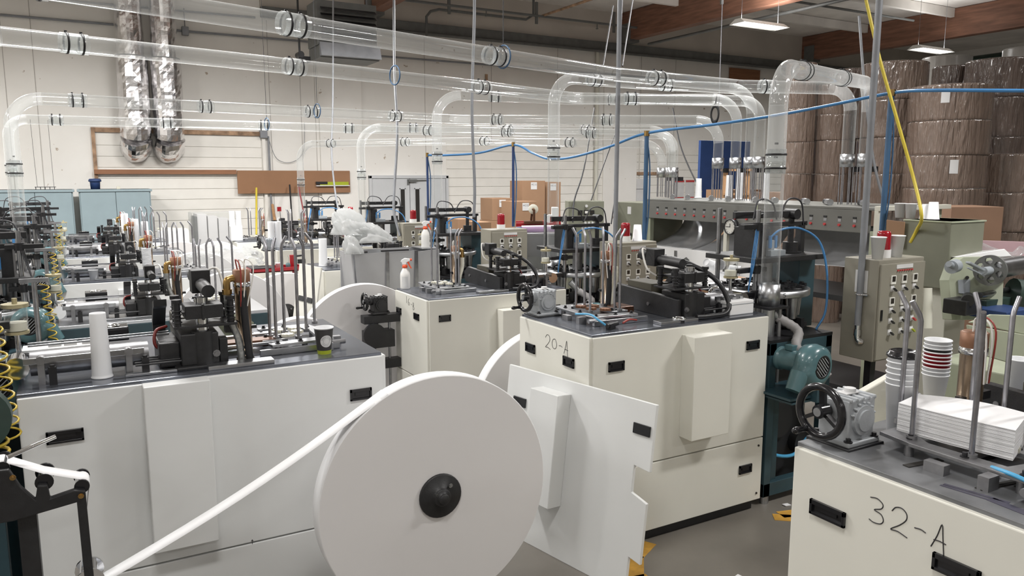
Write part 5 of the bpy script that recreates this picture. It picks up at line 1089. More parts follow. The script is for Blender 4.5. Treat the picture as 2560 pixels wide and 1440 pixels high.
# ================================================================== wrapped paper rolls in store
STK = []
def wrap_stack(pl, pr, D, ys, mat='wrap', note=None, tag_=None, labs=None):
    mid = (pl+pr)/2
    while True:                                     # step back until clear of the stacks already standing
        c = at(mid, 440, D=D); r = (pr-pl)/2*D/F_PX
        if all(math.hypot(c[0]-x, c[1]-y) > r+q+.03 for x, y, q in STK): break
        D += .1
    STK.append((c[0], c[1], r)); zs = [at(mid, y, D=D)[2] for y in ys]; zs = [min(z, 4.9) for z in zs]
    h = zs[0]-zs[1]
    while zs[-1] > .25: zs.append(max(0.0, zs[-1]-h))
    if zs[-1] > 0: zs[-1] = 0.0
    for i in range(len(zs)-1):
        z1, z0 = zs[i], zs[i+1]; ox, oy = rnd.uniform(-.012, .012), rnd.uniform(-.012, .012)
        ordn = 'topmost' if i == 0 else ('bottom' if i == len(zs)-2 else ['', 'second', 'third', 'fourth', 'fifth', 'sixth', 'seventh', 'eighth', 'ninth'][i]+' from top')
        t = thing('wrapped_roll', '%s, %s' % (note, ordn), 'paper roll', (c[0]+ox, c[1]+oy, z0), 0, tag_ or note)
        n = 96; g = G(); hh = z1-z0-.004; vs = []; rp = [rnd.uniform(-.010, .010) if rnd.random() < .35 else 0 for _ in range(n)]
        zz = [0, .012]+list(np.linspace(.04, hh-.03, 5))+[hh-.012, hh]
        for q, z in enumerate(zz):
            for k in range(n):
                rr = r*(.985 if q in (0, len(zz)-1) else 1.0)*(1+rp[k]+.0015*math.sin(k*5.1+q)); vs.append((rr*math.cos(2*math.pi*k/n), rr*math.sin(2*math.pi*k/n), z))
        g.add(vs, [(j*n+k, j*n+(k+1) % n, (j+1)*n+(k+1) % n, (j+1)*n+k) for j in range(len(zz)-1) for k in range(n)], True); g.add(vs[:n], [tuple(range(n-1, -1, -1))])
        b = part('wrapped_body', g, mat, t); part('film_end', G().cyl((0, 0, hh-.001), (0, 0, hh+.001), r*.985, n=40), 'wraptop', b)
        if (labs or {}).get(i):
            du = labs[i]; a0 = math.atan2(-c[1], -c[0])+du; g = G()
            for j in range(4):
                a1, a2 = a0+(j-2)*.05, a0+(j-1)*.05; zt_ = hh-.06
                g.add([(r*1.006*math.cos(a1), r*1.006*math.sin(a1), zt_-.17), (r*1.006*math.cos(a2), r*1.006*math.sin(a2), zt_-.17), (r*1.006*math.cos(a2), r*1.006*math.sin(a2), zt_), (r*1.006*math.cos(a1), r*1.006*math.sin(a1), zt_)], [(0, 1, 2, 3)])
            part('paper_label', g, 'label', b)
GR = 'wrapped paper rolls stacked in store'
wrap_stack(2268, 2452, 10.0, (221, 306, 389, 470, 550), 'wrap', 'wrapped paper roll of the labelled stack behind green cabinet', GR, {0: -.12, 2: .22})
wrap_stack(2424, 2600, 9.3, (386, 480, 575), 'wrap', 'wrapped paper roll of the low stack with film streaks', GR)
wrap_stack(1955, 2027, 10.9, (165, 275, 356, 434, 510), 'wrap', 'wrapped brown paper roll of the stack behind the 20-A tube', GR)
wrap_stack(2026, 2116, 10.6, (217, 290, 352, 435, 515), 'wrap', 'wrapped brown paper roll of the stack behind tube drops', GR)
wrap_stack(2140, 2292, 10.9, (166, 256, 346, 435, 523), 'wrap', 'wrapped paper roll of the stack crossed by yellow hose', GR)
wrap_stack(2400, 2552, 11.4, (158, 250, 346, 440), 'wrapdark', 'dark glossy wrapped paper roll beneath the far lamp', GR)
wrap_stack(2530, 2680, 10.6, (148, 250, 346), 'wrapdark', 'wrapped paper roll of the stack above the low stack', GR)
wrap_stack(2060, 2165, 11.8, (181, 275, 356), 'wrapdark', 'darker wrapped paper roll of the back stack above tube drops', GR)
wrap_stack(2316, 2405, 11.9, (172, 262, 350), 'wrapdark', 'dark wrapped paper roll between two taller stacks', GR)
wrap_stack(2290, 2400, 13.4, (150, 240), 'wraptop', 'pale film capped roll at the very back of the store', GR)
wrap_stack(2490, 2600, 13.4, (128, 230), 'wraptop', 'pale film capped roll tallest at the back of the store', GR)
# ================================================================== loose things
def cup_profile(h, rt, rb, wall=.0012):
    return [(0, .006), (rb, .006), (rb, 0), (rb+.0008, 0), (rt, h-.004), (rt+.0028, h-.0035), (rt+.0032, h-.001), (rt+.0015, h+.001), (rt-.0005, h-.001), (rb+.0, .012), (0, .010)]
def cup(x, y, z, h, rt, rb, lab, mat='cupwhite', inv=False, name='paper_cup', group=None, rz=0):
    t = thing(name, lab, 'cup', (x, y, z), 0, group); pr = cup_profile(h, rt, rb)
    g = G(); g.lathe([(r, h-q) for r, q in reversed(pr)] if inv else pr, n=28); part('cup_body', g, mat, t); return t
def cup_stack(x, y, z, n, step, h, rt, rb, lab, inv=False, group=None, mat='cupwhite', lid=False, bands=None):
    """each nested cup is its own thing"""
    out = []
    for k in range(n):
        m = (bands[k] if bands else mat); l = lab if not bands else {'red': 'red printed cup in the nested stack behind 32-A feed rods, %s of the red ones' % ['lowest', 'second', 'third', 'highest'][max(0, min(3, k-3))], 'cupblack': 'black printed cup in the nested stack behind 32-A feed rods', 'cupwhite': 'white cup in the red and white stack, %s' % ['bottom one', 'second from bottom', 'just under the red ones', '', '', '', '', '', 'just above the black one', 'topmost'][k]}[m]
        if not bands and n > 1: l = lab+', '+('topmost' if k == n-1 else 'bottom' if k == 0 else ['', 'second', 'third', 'fourth', 'fifth', 'sixth', 'seventh', 'eighth', 'ninth', 'tenth', 'eleventh', 'twelfth', 'thirteenth', 'fourteenth'][n-1-k]+' from top')
        c = cup(x, y, z+k*step, h, rt, rb, l, m, inv, 'paper_cup', group or lab); out.append(c)
        if bands and m != 'cupwhite': part('cup_rim', G().torus((0, 0, h-.001), (0, 0, 1), rt+.002, .003, 26, 6), 'cupwhite', c)
    if lid:
        part('lid', G().lathe([(rt+.004, h-.006), (rt+.0055, h-.004), (rt+.004, h+.004), (rt-.001, h+.006), (rt-.003, h+.014), (rt-.008, h+.016), (rt-.012, h+.010), (0, h+.009)], n=30), 'blackgloss', out[-1]); out[-1]['label'] = 'topmost white cup wearing a black plastic lid on 32-A'
    return out
def sleeve_column(x, y, z, h, rb_, rt_, lab):
    t = thing('cup_column', lab, 'cup stack', (x, y, z), 0, 'upturned columns of nested white cups')
    part('column_body', G().lathe([(rb_-.002, 0), (rb_+.0025, .001), (rb_+.0025, .006), (rb_, .008), (rb_*.985, h*.06), (rb_*.93, h*.3), (rb_*.86, h*.62), (rt_, h-.004), (rt_-.001, h), (rt_-.003, h), (rt_-.004, h-.03), (0, h-.03)], n=32), 'cupwhite', t)
    part('hollow_end', G().cyl((0, 0, h-.028), (0, 0, h-.027), rt_-.0045, n=24), 'kraft', t); return t
# coffee cup on the foreground machine
t = thing('coffee_cup', 'dark grey coffee cup with round white logo and lime base band', 'cup', (.985, 3.545, ZA))
h, rt, rb = .128, .0445, .0300
part('cup_body', G().lathe(cup_profile(h, rt, rb), n=36), 'cupwhite', t)
def rad(z): return rb+.0008+(rt-rb-.0008)*z/h
part('printed_sleeve', G().lathe([(rad(.020)+.0006, .020), (rad(h-.006)+.0006, h-.006)], n=40), 'cupblack', t)
part('lime_band', G().lathe([(rad(0)+.0006, .001), (rad(.020)+.0006, .020)], n=40), 'lime', t)
a0 = math.atan2(-3.545, -.985)+.30
def onc(a, b, off=.0012):
    z = .066+b; r = rad(z)+off; th = a0+a/r; return (r*math.cos(th), r*math.sin(th), z)
lg = G(); n = 30
lg.add([onc(0, 0)]+[onc(.029*math.cos(2*math.pi*k/n)*q, .029*math.sin(2*math.pi*k/n)*q) for q in (.25, .5, .75, 1) for k in range(n)],
       [(0, 1+k, 1+(k+1) % n) for k in range(n)]+[(1+j*n+k, 1+(j+1)*n+k, 1+(j+1)*n+(k+1) % n, 1+j*n+(k+1) % n) for j in range(3) for k in range(n)])
lo = part('logo_disc', lg, 'label', t)
g = G()
for k in range(40):
    q = 2*math.pi*k/40; q2 = 2*math.pi*(k+1)/40
    g.add([onc(.0145*math.cos(q), .0145*math.sin(q), .0016), onc(.0145*math.cos(q2), .0145*math.sin(q2), .0016), onc(.0152*math.cos(q2), .0152*math.sin(q2), .0016), onc(.0152*math.cos(q), .0152*math.sin(q), .0016)], [(0, 1, 2, 3)])
part('logo_ring', g, 'ink', lo)
g = G(); word = 'PROVISION'
for i, ch in enumerate(word):
    th = R(160-i*18); cx, cz = .0215*math.cos(th), .0215*math.sin(th)
    v, f = text2d(ch, .0095); ro = th-math.pi/2
    g.add([onc(cx+a*math.cos(ro)-b*math.sin(ro), cz+a*math.sin(ro)+b*math.cos(ro), .0017) for a, b in v], f)
for i, ch in enumerate('MARKET'):
    th = R(218+i*16); cx, cz = .0215*math.cos(th), .0215*math.sin(th); v, f = text2d(ch, .006); ro = th+math.pi/2
    if i in (0, 1, 2, 3, 4, 5): g.add([onc(cx+a*math.cos(ro)-b*math.sin(ro), cz+a*math.sin(ro)+b*math.cos(ro), .0017) for a, b in v], f)
part('logo_lettering', g, 'ink', lo)
# tall upturned columns of nested cups
sleeve_column(.050, 3.575, ZA, .275, .0395, .031, 'tall tapering white cup column on the foreground machine bench')
p = at(370, 693, Z=ZB); cup_stack(p[0], p[1], ZB, 15, .0125, .11, .041, .029, 'white paper cup in taller nested stack beside the braided hose', group='cup stack by the braided hose')
p = at(440, 688, Z=ZB); cup_stack(p[0], p[1], ZB, 12, .0125, .11, .041, .029, 'white paper cup in nested stack behind the heater tube', group='cup stack behind heater')
p = at(235, 700, Z=ZB); cup(p[0], p[1], ZB, .098, .042, .030, 'single small white cup on bench beside black cam box')
for px, yb, n_, lab in ((316, 612, 22, 'tallest white cup column on bench near lockers'), (341, 614, 18, 'middle white cup column on bench near lockers'), (365, 617, 16, 'short white cup column on bench near lockers')):
    p = at(px, yb, Y=11.1); sleeve_column(p[0], 11.1, ZB, .1+n_*.018, .052, .042, lab)
for px, lab in ((680, 'white cup column standing next to grey gearbox'), (697, 'white cup column paired with the one by grey gearbox')):
    p = at(px, 622, Y=10.75); sleeve_column(p[0], 10.75, ZB, .36, .050, .046, lab)
p = at(591, 605, Y=12.9); t = thing('white_carton', 'white carton on bench carrying two cup columns', 'carton', (p[0], 12.9, 1.071)); part('carton_body', G().box(-.09, .09, -.08, .08, 0, .23), 'label', t, .003); part('tape', G().box(-.02, .02, -.0805, .0805, .2305, .231), 'nylon', t)
for dx, lab in ((-.05, 'white cup column on carton, locker side'), (.05, 'white cup column on carton, side of the feed rods')): sleeve_column(p[0]+dx, 12.9, 1.301, .24, .045, .040, lab)
p = at(795, 690, Y=8.25); sleeve_column(2.33, 8.30, ZB, .30, .05, .045, 'white cup column behind the leaning cream cover')
# cups on the control cabinets
z = 1.572
p = at(2198, 652, Z=z); cup(4.44, 3.09, z, .142, .046, .031, 'white paper cup left of the beacon, nearer the grey conduit')
cup(4.665, 3.11, z, .142, .046, .031, 'white paper cup right of the beacon on the same cabinet')
cup(4.53, 5.62, 1.50, .15, .046, .033, 'upturned white cup beside the 16-B cabinet beacon', inv=True)
# cups on 32-A
p = at(2256, 1082, Z=ZA); cup_stack(p[0]+.005, p[1]+.02, ZA, 6, .0185, .165, .0465, .034, 'white paper cup in stack topped by a black lid', lid=True)
bands = ['red' if k in (3, 4, 5, 6) else ('cupblack' if k == 7 else 'cupwhite') for k in range(10)]
q = at(2335, 985, Z=ZA+.02); cup_stack(q[0], q[1], ZA+.0, 10, .0145, .10, .045, .033, 'nested cup in the red and white stack behind feed rods', bands=bands, group='red and white cup stack')
q = at(2545, 985, Z=ZA); cup(q[0], q[1], ZA, .14, .046, .033, 'white paper cup standing behind the right feed rods of 32-A')
# blank stack on 32-A
def blank(a, b, top=0):
    pts = [(0, 0), (.045, -.30)]
    return None
zb0, zb1 = ZA+.0475, ZA+.137
fan = []
o2 = np.array((2.195, 1.42)); q1 = np.array((2.235, 1.095)); q2 = np.array((2.43, 1.16)); q3 = np.array((2.335, 1.45))
def quad(a, b, bulge, n=8): d = b-a; nn = np.array([-d[1], d[0]]); return [a+d*s+nn*bulge*math.sin(math.pi*s) for s in np.linspace(0, 1, n, endpoint=False)]
outl = quad(o2, q1, -.02)+quad(q1, q2, 0, 2)+quad(q2, q3, -.14)+quad(q3, o2, 0, 2)
t = thing('blank_stack', 'stack of white fan shaped cup blanks inside the 32-A feed rods', 'paper stack', (2.2, 1.22, zb0))
nb = 34
for k in range(nb):
    j = rnd.uniform(-.0012, .0012); th = (zb1-zb0)/nb
    g = G(); g.prism([(a-2.2+j, b-1.22+j*.6) for a, b in outl], 'xy', k*th, (k+1)*th-.0006); part('cup_blank', g, 'paper', t)
# spray bottles on 16-B
def spray(x, y, z, lab, s=1.0, rz=0, lbl=True):
    t = thing('spray_bottle', lab, 'spray bottle', (x, y, z), rz, 'spray bottles')
    b = part('bottle', G().lathe([(0, 0), (.040*s, 0), (.043*s, .006), (.043*s, .115*s), (.040*s, .14*s), (.022*s, .175*s), (.016*s, .19*s)], n=22), 'spray', t)
    part('collar', G().lathe([(.019*s, .183*s), (.024*s, .186*s), (.022*s, .207*s), (.013*s, .213*s)], n=18), 'orange', t)
    g = G(); g.prism([(-.022, .213), (.012, .213), (.014, .232), (.046, .246), (.046, .262), (.0, .270), (-.030, .252), (-.036, .238), (-.026, .234)], 'xz', -.011, .011); part('spray_head', g, 'plastic', t, .002)
    tr = part('trigger', G().prism([(.018, .236), (.034, .243), (.046, .205), (.060, .180), (.052, .176), (.036, .20)], 'xz', -.007, .007), 'orange', t, .001); part('nozzle', G().cyl((.044, 0, .254), (.062, 0, .256), .010, n=10), 'orange', tr)
    if lbl:
        g = G()
        for k in range(6):
            a = R(-125+k*12); a2 = R(-125+(k+1)*12); r = .0434*s; g.add([(r*math.cos(a), r*math.sin(a), .02), (r*math.cos(a2), r*math.sin(a2), .02), (r*math.cos(a2), r*math.sin(a2), .11), (r*math.cos(a), r*math.sin(a), .11)], [(0, 1, 2, 3)])
        lb = part('bottle_label', g, 'label', b); g = G()
        for k in range(5): g.add([onb(-118, .10-k*.008, s), onb(-75-6*(k % 2), .10-k*.008, s), onb(-75-6*(k % 2), .098-k*.008, s), onb(-118, .098-k*.008, s)], [(0, 1, 2, 3)])
        part('label_print', g, 'geargrey', b)
    return t
def onb(a, z, s): return (.0437*s*math.cos(R(a)), .0437*s*math.sin(R(a)), z)
p = at(1008, 722, Z=ZB); spray(p[0]+.02, p[1]+.0, ZB, 'white spray bottle with red trigger standing on the 16-B bench', 1.0, R(-25))
SB = at(1077, 628, Y=7.05)
# stainless hopper and bag
hz = at(880, 634, Y=7.0)[2]; hx0, hx1 = at(878, 640, Y=7.0)[0], at(1098, 634, Y=7.0)[0]
t = thing('stainless_hopper', 'stainless steel hopper with sloping panels behind the 16-B machine', 'hopper', (hx0, 7.0, 0)); wv = hx1-hx0
g = G(); g.prism([(0, hz), (.06, .55), (.07, .55), (.012, hz)], 'xz', 0, .36); part('left_sheet', g, 'hopper', t)
for a0_, a1_, b0_, b1_ in ((.03, .36, .10, .40), (.37, .66, .41, .67), (.67, wv, .68, wv)):
    g = G(); g.add([(a0_, 0, hz-.012), (a1_, 0, hz), (b1_, .05, .5), (b0_, .05, .5), (a0_, .008, hz-.012), (a1_, .008, hz), (b1_, .058, .5), (b0_, .058, .5)], [(3, 2, 1, 0), (4, 5, 6, 7), (0, 1, 5, 4), (2, 3, 7, 6), (0, 4, 7, 3), (1, 2, 6, 5)]); part('front_sheet', g, 'hopper', t)
part('back_sheet', G().box(0, wv, .35, .36, .5, hz), 'hopper', t); part('right_sheet', G().box(wv-.01, wv, 0, .36, .5, hz), 'hopper', t)
part('corner_strip', G().box(.34, .375, -.006, .0, .5, hz).box(.64, .675, -.006, 0, .5, hz), 'steel', t)
part('leg', G().box(.06, .1, .05, .09, 0, .55).box(wv-.1, wv-.06, .05, .09, 0, .55).box(.06, .1, .28, .32, 0, .55).box(wv-.1, wv-.06, .28, .32, 0, .55), 'steel', t); part('rim_seal', G().box(0, .16, -.004, .02, hz, hz+.014).box(.3, .58, -.004, .02, hz+.002, hz+.016), 'black', t)
spray(SB[0], 7.18, hz+.008, 'white spray bottle with red trigger on the hopper rim', 1.0, R(-15), False); solo('rim_shelf', G().box(SB[0]-.08, hx1, 7.06, 7.36, hz+.001, hz+.008), 'stainless', 'small stainless shelf plate on hopper under a spray bottle', 'shelf')
t = thing('plastic_bag', 'crumpled translucent plastic bag spilling over the stainless hopper', 'bag', (hx0+.1, 7.1, hz-.1)); MIRROR = False
blob('bag_body', (hx0+.08, 7.14, hz+.17), (.14, .11, .24), 'bag', '', '', 12, 60, 36, amp=.30, parent=t, tilt=-38); blob('bag_fold', (hx0+.26, 7.12, hz+.09), (.13, .10, .22), 'bag', '', '', 27, 60, 36, amp=.30, parent=t, tilt=-58); blob('bag_tail', (hx0+.02, 6.965, hz+.0), (.08, .04, .17), 'bag', '', '', 31, 40, 24, amp=.26, parent=t, tilt=-14)
# rags
rg_ = at(562, 836, Z=ZA+.03); blob('green_rag', (rg_[0], rg_[1], ZA+.045), (.12, .09, .065), 'greenrag', 'crumpled grey-green rag on the foreground machine bench', 'rag', 9, amp=.3, flat=.7)
p = at(575, 740, Z=ZB+.03); blob('blue_rag', (p[0], p[1], ZB+.02), (.07, .06, .03), 'bluerag', 'crumpled blue rag on the uncovered teal machine', 'rag', 10, amp=.3, flat=.6)
# ------------------------------------------------------------------ lockers
def locker(x, lab, w=1.15):
    t = thing('steel_locker', lab, 'locker', (x, 15.6, 0), 0, 'blue-grey steel lockers at the wall'); h = 1.86
    part('carcass', G().box(0, w, .01, .56, 0, h), 'cabinetblue', t, .006)
    for k in range(2):
        d = part('locker_door', G().box(.02+k*(w/2-.015), w/2-.002+k*(w/2-.02), -.012, .01, .06, h-.05), 'cabinetblue', t, .004)
        part('door_handle', G().box(w/2+(-.06 if k == 0 else .04), w/2+(-.04 if k == 0 else .06), -.035, -.012, .9, 1.05), 'steel', d)
    part('top_lip', G().box(-.025, w+.025, -.03, .58, h-.045, h), 'cabinetblue', t, .008)
locker(-1.16, 'blue-grey steel locker with black rack on top'); locker(.08, 'blue-grey steel locker with blue tub on top')
t = thing('blue_tub', 'dark blue lidded tub on top of the locker', 'tub', (.35, 15.85, 1.86)); part('tub_body', G().lathe([(0, 0), (.075, 0), (.085, .14)], n=20), 'navy', t); part('tub_lid', G().lathe([(.07, .13), (.105, .135), (.105, .16), (.09, .185), (0, .19)], n=20), 'navy', t)
t = thing('small_carton', 'tiny pale box on top of the locker', 'box', (.72, 15.85, 1.86)); part('box_body', G().box(-.03, .03, -.03, .03, 0, .05), 'nylon', t, .003); part('box_flap', G().box(-.03, .03, -.03, 0, .05, .053), 'label', t)
t = thing('wire_rack', 'small black wire rack on top of the locker', 'rack', (-.42, 15.8, 1.86)); g = G()
for k in range(5): g.box(-.15+k*.07, -.14+k*.07, -.02, .02, 0, .05)
g.box(-.16, .16, -.01, .01, .04, .05); part('rack_frame', g, 'black', t); part('rack_wire', G().tube([(-.12, 0, .05), (-.13, 0, .5), (-.14, .02, 1.2)], .003, 5).tube([(.13, 0, .05), (.12, .02, 1.2)], .003, 5), 'wire', t)
# ------------------------------------------------------------------ cartons by the wall
def carton(x, y, z, w, d, h, lab, rz=0.0, note=True, mat='kraft', text=True):
    t = thing('cardboard_box', lab, 'cardboard box', (x, y, z), rz, 'cardboard boxes')
    b = part('carton_body', G().box(-w/2, w/2, -d/2, d/2, 0, h), mat, t, .004); part('flap_seam', G().box(-w/2, w/2, -.002, .002, h, h+.0015), 'kraftdark', b)
    if note:
        n_ = part('carton_label', G().box(-.07, .07, -d/2-.004, -d/2-.0005, h-.17, h-.03), 'label', b)
        g = lettering(G(), 'HC12', .05, lambda a, q: (a, -d/2-.0045, h-.075+q)); 
        part('label_print', g, 'ink', n_)
    return t
def cart_px(l, r_, yt, Y, z0, lab, **k):
    a = at(l, yt, Y=Y); b = at(r_, yt, Y=Y); return carton((a[0]+b[0])/2, Y+.25, z0, b[0]-a[0], .5, a[2]-z0, lab, **k)
cart_px(1231, 1281, 496, 13.0, at(1229, 552, Y=13.0)[2]+.004, 'brown cardboard box on a second box by the wall, left of dropper'); cart_px(1229, 1281, 552, 13.0, 0, 'brown cardboard box under another one by the wall', note=False)
cart_px(1286, 1342, 504, 12.3, 0, 'brown cardboard box behind the tape reel'); cart_px(1306, 1363, 452, 13.1, 0, 'tallest brown cardboard box against back wall'); cart_px(1364, 1402, 455, 13.2, 0, 'brown cardboard box half hidden by clear tube')
t = cart_px(1196, 1228, 556, 11.4, 0, 'open brown cardboard box near the wall with flaps', note=False); cart_px(1146, 1192, 548, 12.2, 0, 'brown cardboard box behind the third machine press', note=False)
cart_px(1820, 1872, 475, 9.2, 0, 'brown box with white label behind packing machine, under ladder'); cart_px(1874, 1905, 474, 9.3, 0, 'brown box with white label beside the clear tube'); cart_px(1958, 2020, 481, 8.6, 0, 'plain brown box under the first wrapped stack', note=False, mat='kraftdark')
a = at(1770, 700, D=6.3); carton(a[0]+.12, a[1]+.05, 0, .75, .4, a[2]-.02, 'large brown cardboard box behind the 20-A bench', R(-12), False)
a = at(2400, 515, D=7.6); carton(a[0]+.05, a[1], 0, .5, .5, a[2], 'brown cardboard box behind tall green cabinet', R(-30), False, 'kraftdark')
# ------------------------------------------------------------------ white cartons and wrapped sheets
a = at(432, 575, Y=13.6); t = thing('white_carton', 'white carton with loose papers on top near lockers', 'carton', (a[0], 13.6, 0)); part('carton_body', G().box(-.22, .22, -.2, .2, 0, a[2]), 'label', t, .004); part('paper_sheets', G().rbox((0, 0, a[2]+.012), (.4, .3, .02), rz=.1).rbox((-.1, 0, a[2]+.03), (.2, .2, .015), rz=.4), 'nylon', t); part('carton_slot', G().box(-.1, .1, -.203, -.2, a[2]*.62, a[2]*.64), 'geargrey', t)
a = at(480, 536, Y=14.2); b = at(600, 536, Y=14.2); t = thing('sheet_pallet', 'tall white blank sheets wrapped in clear film by the wall', 'sheet stack', (a[0], 14.2, 0)); W_ = b[0]-a[0]
for k in range(4): part('sheet_pile', G().box(.08+k*W_*.22, .08+(k+1)*W_*.22-.02, .02, .5, .12, a[2]-.04*k), 'papermade', t, .003)
part('pallet', G().box(0, W_, 0, .55, 0, .1), 'wood', t); part('edge_board', G().box(.04, .075, 0, .5, .1, a[2]-.04), 'steelbeam', t); part('film_wrap', G().box(.0, W_, -.01, .53, .1, a[2]+.02), 'film', t)
# ------------------------------------------------------------------ brooms, tools
def stick(lab, a, b, r_, mat, name='broom', head=None, group='long tools leaning on the wall'):
    a = np.array(a, float); b = np.array(b, float)
    if name != 'hand_tool': a = b+(a-b)*(b[2]-(.30 if name == 'broom' else .10))/(b[2]-a[2]); a[1] = min(a[1], WY-.3)
    t = thing(name, lab, 'broom' if name == 'broom' else 'tool', tuple(a), 0, group); d = b-a; part('handle', G().cyl((0, 0, 0), d, r_, n=8), mat, t)
    if head: part('head', head, 'black', t)
    return t
yy = WY-.2
A_ = at(641, 560, Y=yy-.5); stick('yellow handled broom leaning on wall under the plywood', A_, at(641, 470, Y=yy), .02, 'yellow', head=G().box(-.05, .05, -.04, .04, -.3, .0))
A_ = at(730, 548, Y=yy-.4); stick('black handled dustpan broom leaning on wall', A_, at(724, 462, Y=yy), .016, 'black', 'dustpan', G().prism([(-.16, -.1), (.16, -.1), (.1, .02), (-.1, .02)], 'xz', -.05, .05))
A_ = at(763, 552, Y=yy-.4); stick('red handled mop leaning on wall beside dustpan', A_, at(745, 458, Y=yy), .016, 'red', head=G().box(-.05, .05, -.04, .04, -.3, .0))
A_ = at(687, 552, Y=yy-.2); stick('short wooden mallet handle hanging on wall', A_, at(681, 512, Y=yy+.15), .03, 'wood', 'hand_tool', G().cbox((0, 0, -.02), (.12, .06, .06)))
fp_ = at(703, 522, Y=yy-.3); t = thing('flag_marker', 'small red flag on a thin stick by the wall', 'flag', (fp_[0], fp_[1], 0)); part('stick', G().cyl((.06, 0, 0), (-.03, 0, fp_[2]), .006, n=6), 'steel', t); part('flag', G().box(-.08, .0, -.005, .005, fp_[2]-.05, fp_[2]+.04), 'red', t)
# grey bin by the wall
a = at(738, 556, Y=14.4); t = thing('grey_bin', 'dark grey plastic bin standing by the wall', 'bin', (a[0], 14.4, 0)); part('bin_body', G().lathe([(0, .02), (.24, .02), (.3, a[2])], n=18), 'steelbeam', t); part('bin_rim', G().torus((0, 0, a[2]), (0, 0, 1), .30, .018, 24, 6), 'black', t)
# ------------------------------------------------------------------ red tool cart
a = at(690, 662, Y=9.45); zc = a[2]-.02; t = thing('tool_cart', 'red tool trolley with tray of small tools between the rows', 'trolley', (a[0], 9.45, 0))
tr = part('tray', G().box(-.32, .30, -.16, .16, zc-.05, zc-.035).box(-.32, .30, -.16, -.145, zc-.05, zc).box(-.32, .30, .145, .16, zc-.05, zc).box(-.32, -.305, -.16, .16, zc-.05, zc).box(.285, .30, -.16, .16, zc-.05, zc), 'red', t, .003)
part('tray_mat', G().box(-.32, -.06, -.17, .15, zc, zc+.012), 'black', t, .004); part('column', G().cyl((.22, .0, .1), (.22, 0, zc-.05), .03, n=12).cyl((.22, .1, zc-.04), (.22, .1, zc+.12), .03), 'red', t)
part('crank', G().cyl((.22, .1, zc+.10), (.36, .1, zc+.11), .012), 'black', t); part('foot', G().box(-.25, .28, -.15, .15, .05, .1), 'black', t)
for k in range(4): part('castor', G().cyl((-.2+(k % 2)*.4, -.12+(k//2)*.22, .03), (-.2+(k % 2)*.4, -.09+(k//2)*.22, .03), .03, n=12), 'black', t)
rr = random.Random(3)
part('spanner', G().bar((-.28, -.06, zc+.02), (-.12, .0, zc+.02), .02, .008), 'steel', t); part('scraper', G().bar((-.2, .05, zc+.02), (-.08, -.06, zc+.03), .015, .006), 'nylon', t)
cup(a[0]+.02, 9.41, zc-.034, .08, .036, .028, 'small white cup in the red tool tray'); t2 = thing('green_pot', 'small green pot in the red tool tray', 'pot', (a[0]+.14, 9.43, zc-.034)); part('pot_body', G().lathe([(0, 0), (.026, 0), (.03, .05), (.022, .07), (.02, .07)], n=14), 'blower', t2); part('pot_wire', G().tube([(0, 0, .06), (.01, 0, .12), (.0, 0, .16)], .002, 5), 'steel', t2)
# ------------------------------------------------------------------ sealing bench with tape reel, printed roll, sink table
a = at(1290, 566, D=10.6); b = at(1402, 566, D=10.6); t = thing('carton_sealer', 'red carton sealing bench with a tape reel mounted on it', 'machine', (a[0], a[1], 0)); d = np.array(b)-np.array(a); an = math.atan2(d[1], d[0]); t.rotation_euler[2] = an; Ls = np.linalg.norm(d)
part('bed', G().box(0, Ls, 0, .5, .75, a[2]+.02), 'steelbeam', t, .004); part('red_frame', G().box(0, Ls, -.02, .05, a[2]-.02, a[2]+.05).box(0, Ls, .4, .48, a[2]-.02, a[2]+.05).box(Ls*.3, Ls*.36, 0, .45, a[2]+.02, a[2]+.06).box(Ls*.62, Ls*.68, 0, .45, a[2]+.02, a[2]+.06).box(Ls*.75, Ls, .0, .3, a[2]+.05, a[2]+.14), 'red', t, .004)
part('leg', G().box(.02, .08, .02, .08, 0, .75).box(Ls-.08, Ls-.02, .02, .08, 0, .75).box(.02, .08, .4, .46, 0, .75).box(Ls-.08, Ls-.02, .4, .46, 0, .75), 'red', t)
rc = at(1335, 523, D=10.6)-np.array(a); rx = rc[0]*math.cos(-an)-rc[1]*math.sin(-an); rz_ = rc[2]+a[2]
part('reel_stand', G().bar((rx, -.03, a[2]+.05), (rx+.0, -.03, rz_), .03, .03).bar((rx-.04, .1, a[2]+.05), (rx-.02, .1, rz_), .03, .03).box(rx-.14, rx+.12, -.08, .15, a[2]+.04, a[2]+.075), 'brownsteel', t)
part('tape_reel', G().lathe([(.02, 0), (.065, 0), (.068, .004), (.068, .046), (.065, .05), (.02, .05)], (rx-.01, .0, rz_), (0, 1, 0), 28), 'nylon', t)
part('white_motor', G().box(Ls*.8, Ls*.95, .0, .2, a[2]+.08, a[2]+.26).cyl((Ls*.76, .0, a[2]+.10), (Ls*.76, .15, a[2]+.10), .06), 'plastic', t, .005)
a = at(1290, 574, D=9.3); b = at(1410, 572, D=9.3); t = thing('printed_roll', 'white and purple printed film roll lying on stainless table', 'film roll', tuple((np.array(a)+np.array(b))/2)); hv = (np.array(b)-np.array(a))/2; part('film_body', G().cyl(-hv*.75, hv, .036, n=20), 'purple', t); part('white_edge', G().cyl(-hv*.75+np.array([0, .01, .022]), hv+np.array([0, .01, .022]), .024, n=16), 'paper', t); part('blue_end', G().cyl(-hv, -hv*.7, .034, n=18), 'navy', t)
zt_ = a[2]-.037; t = thing('sink_table', 'long stainless table under the printed film roll', 'table', (a[0], a[1], 0)); t.rotation_euler[2] = math.atan2(hv[1], hv[0]); Lt = np.linalg.norm(hv)*2-.02
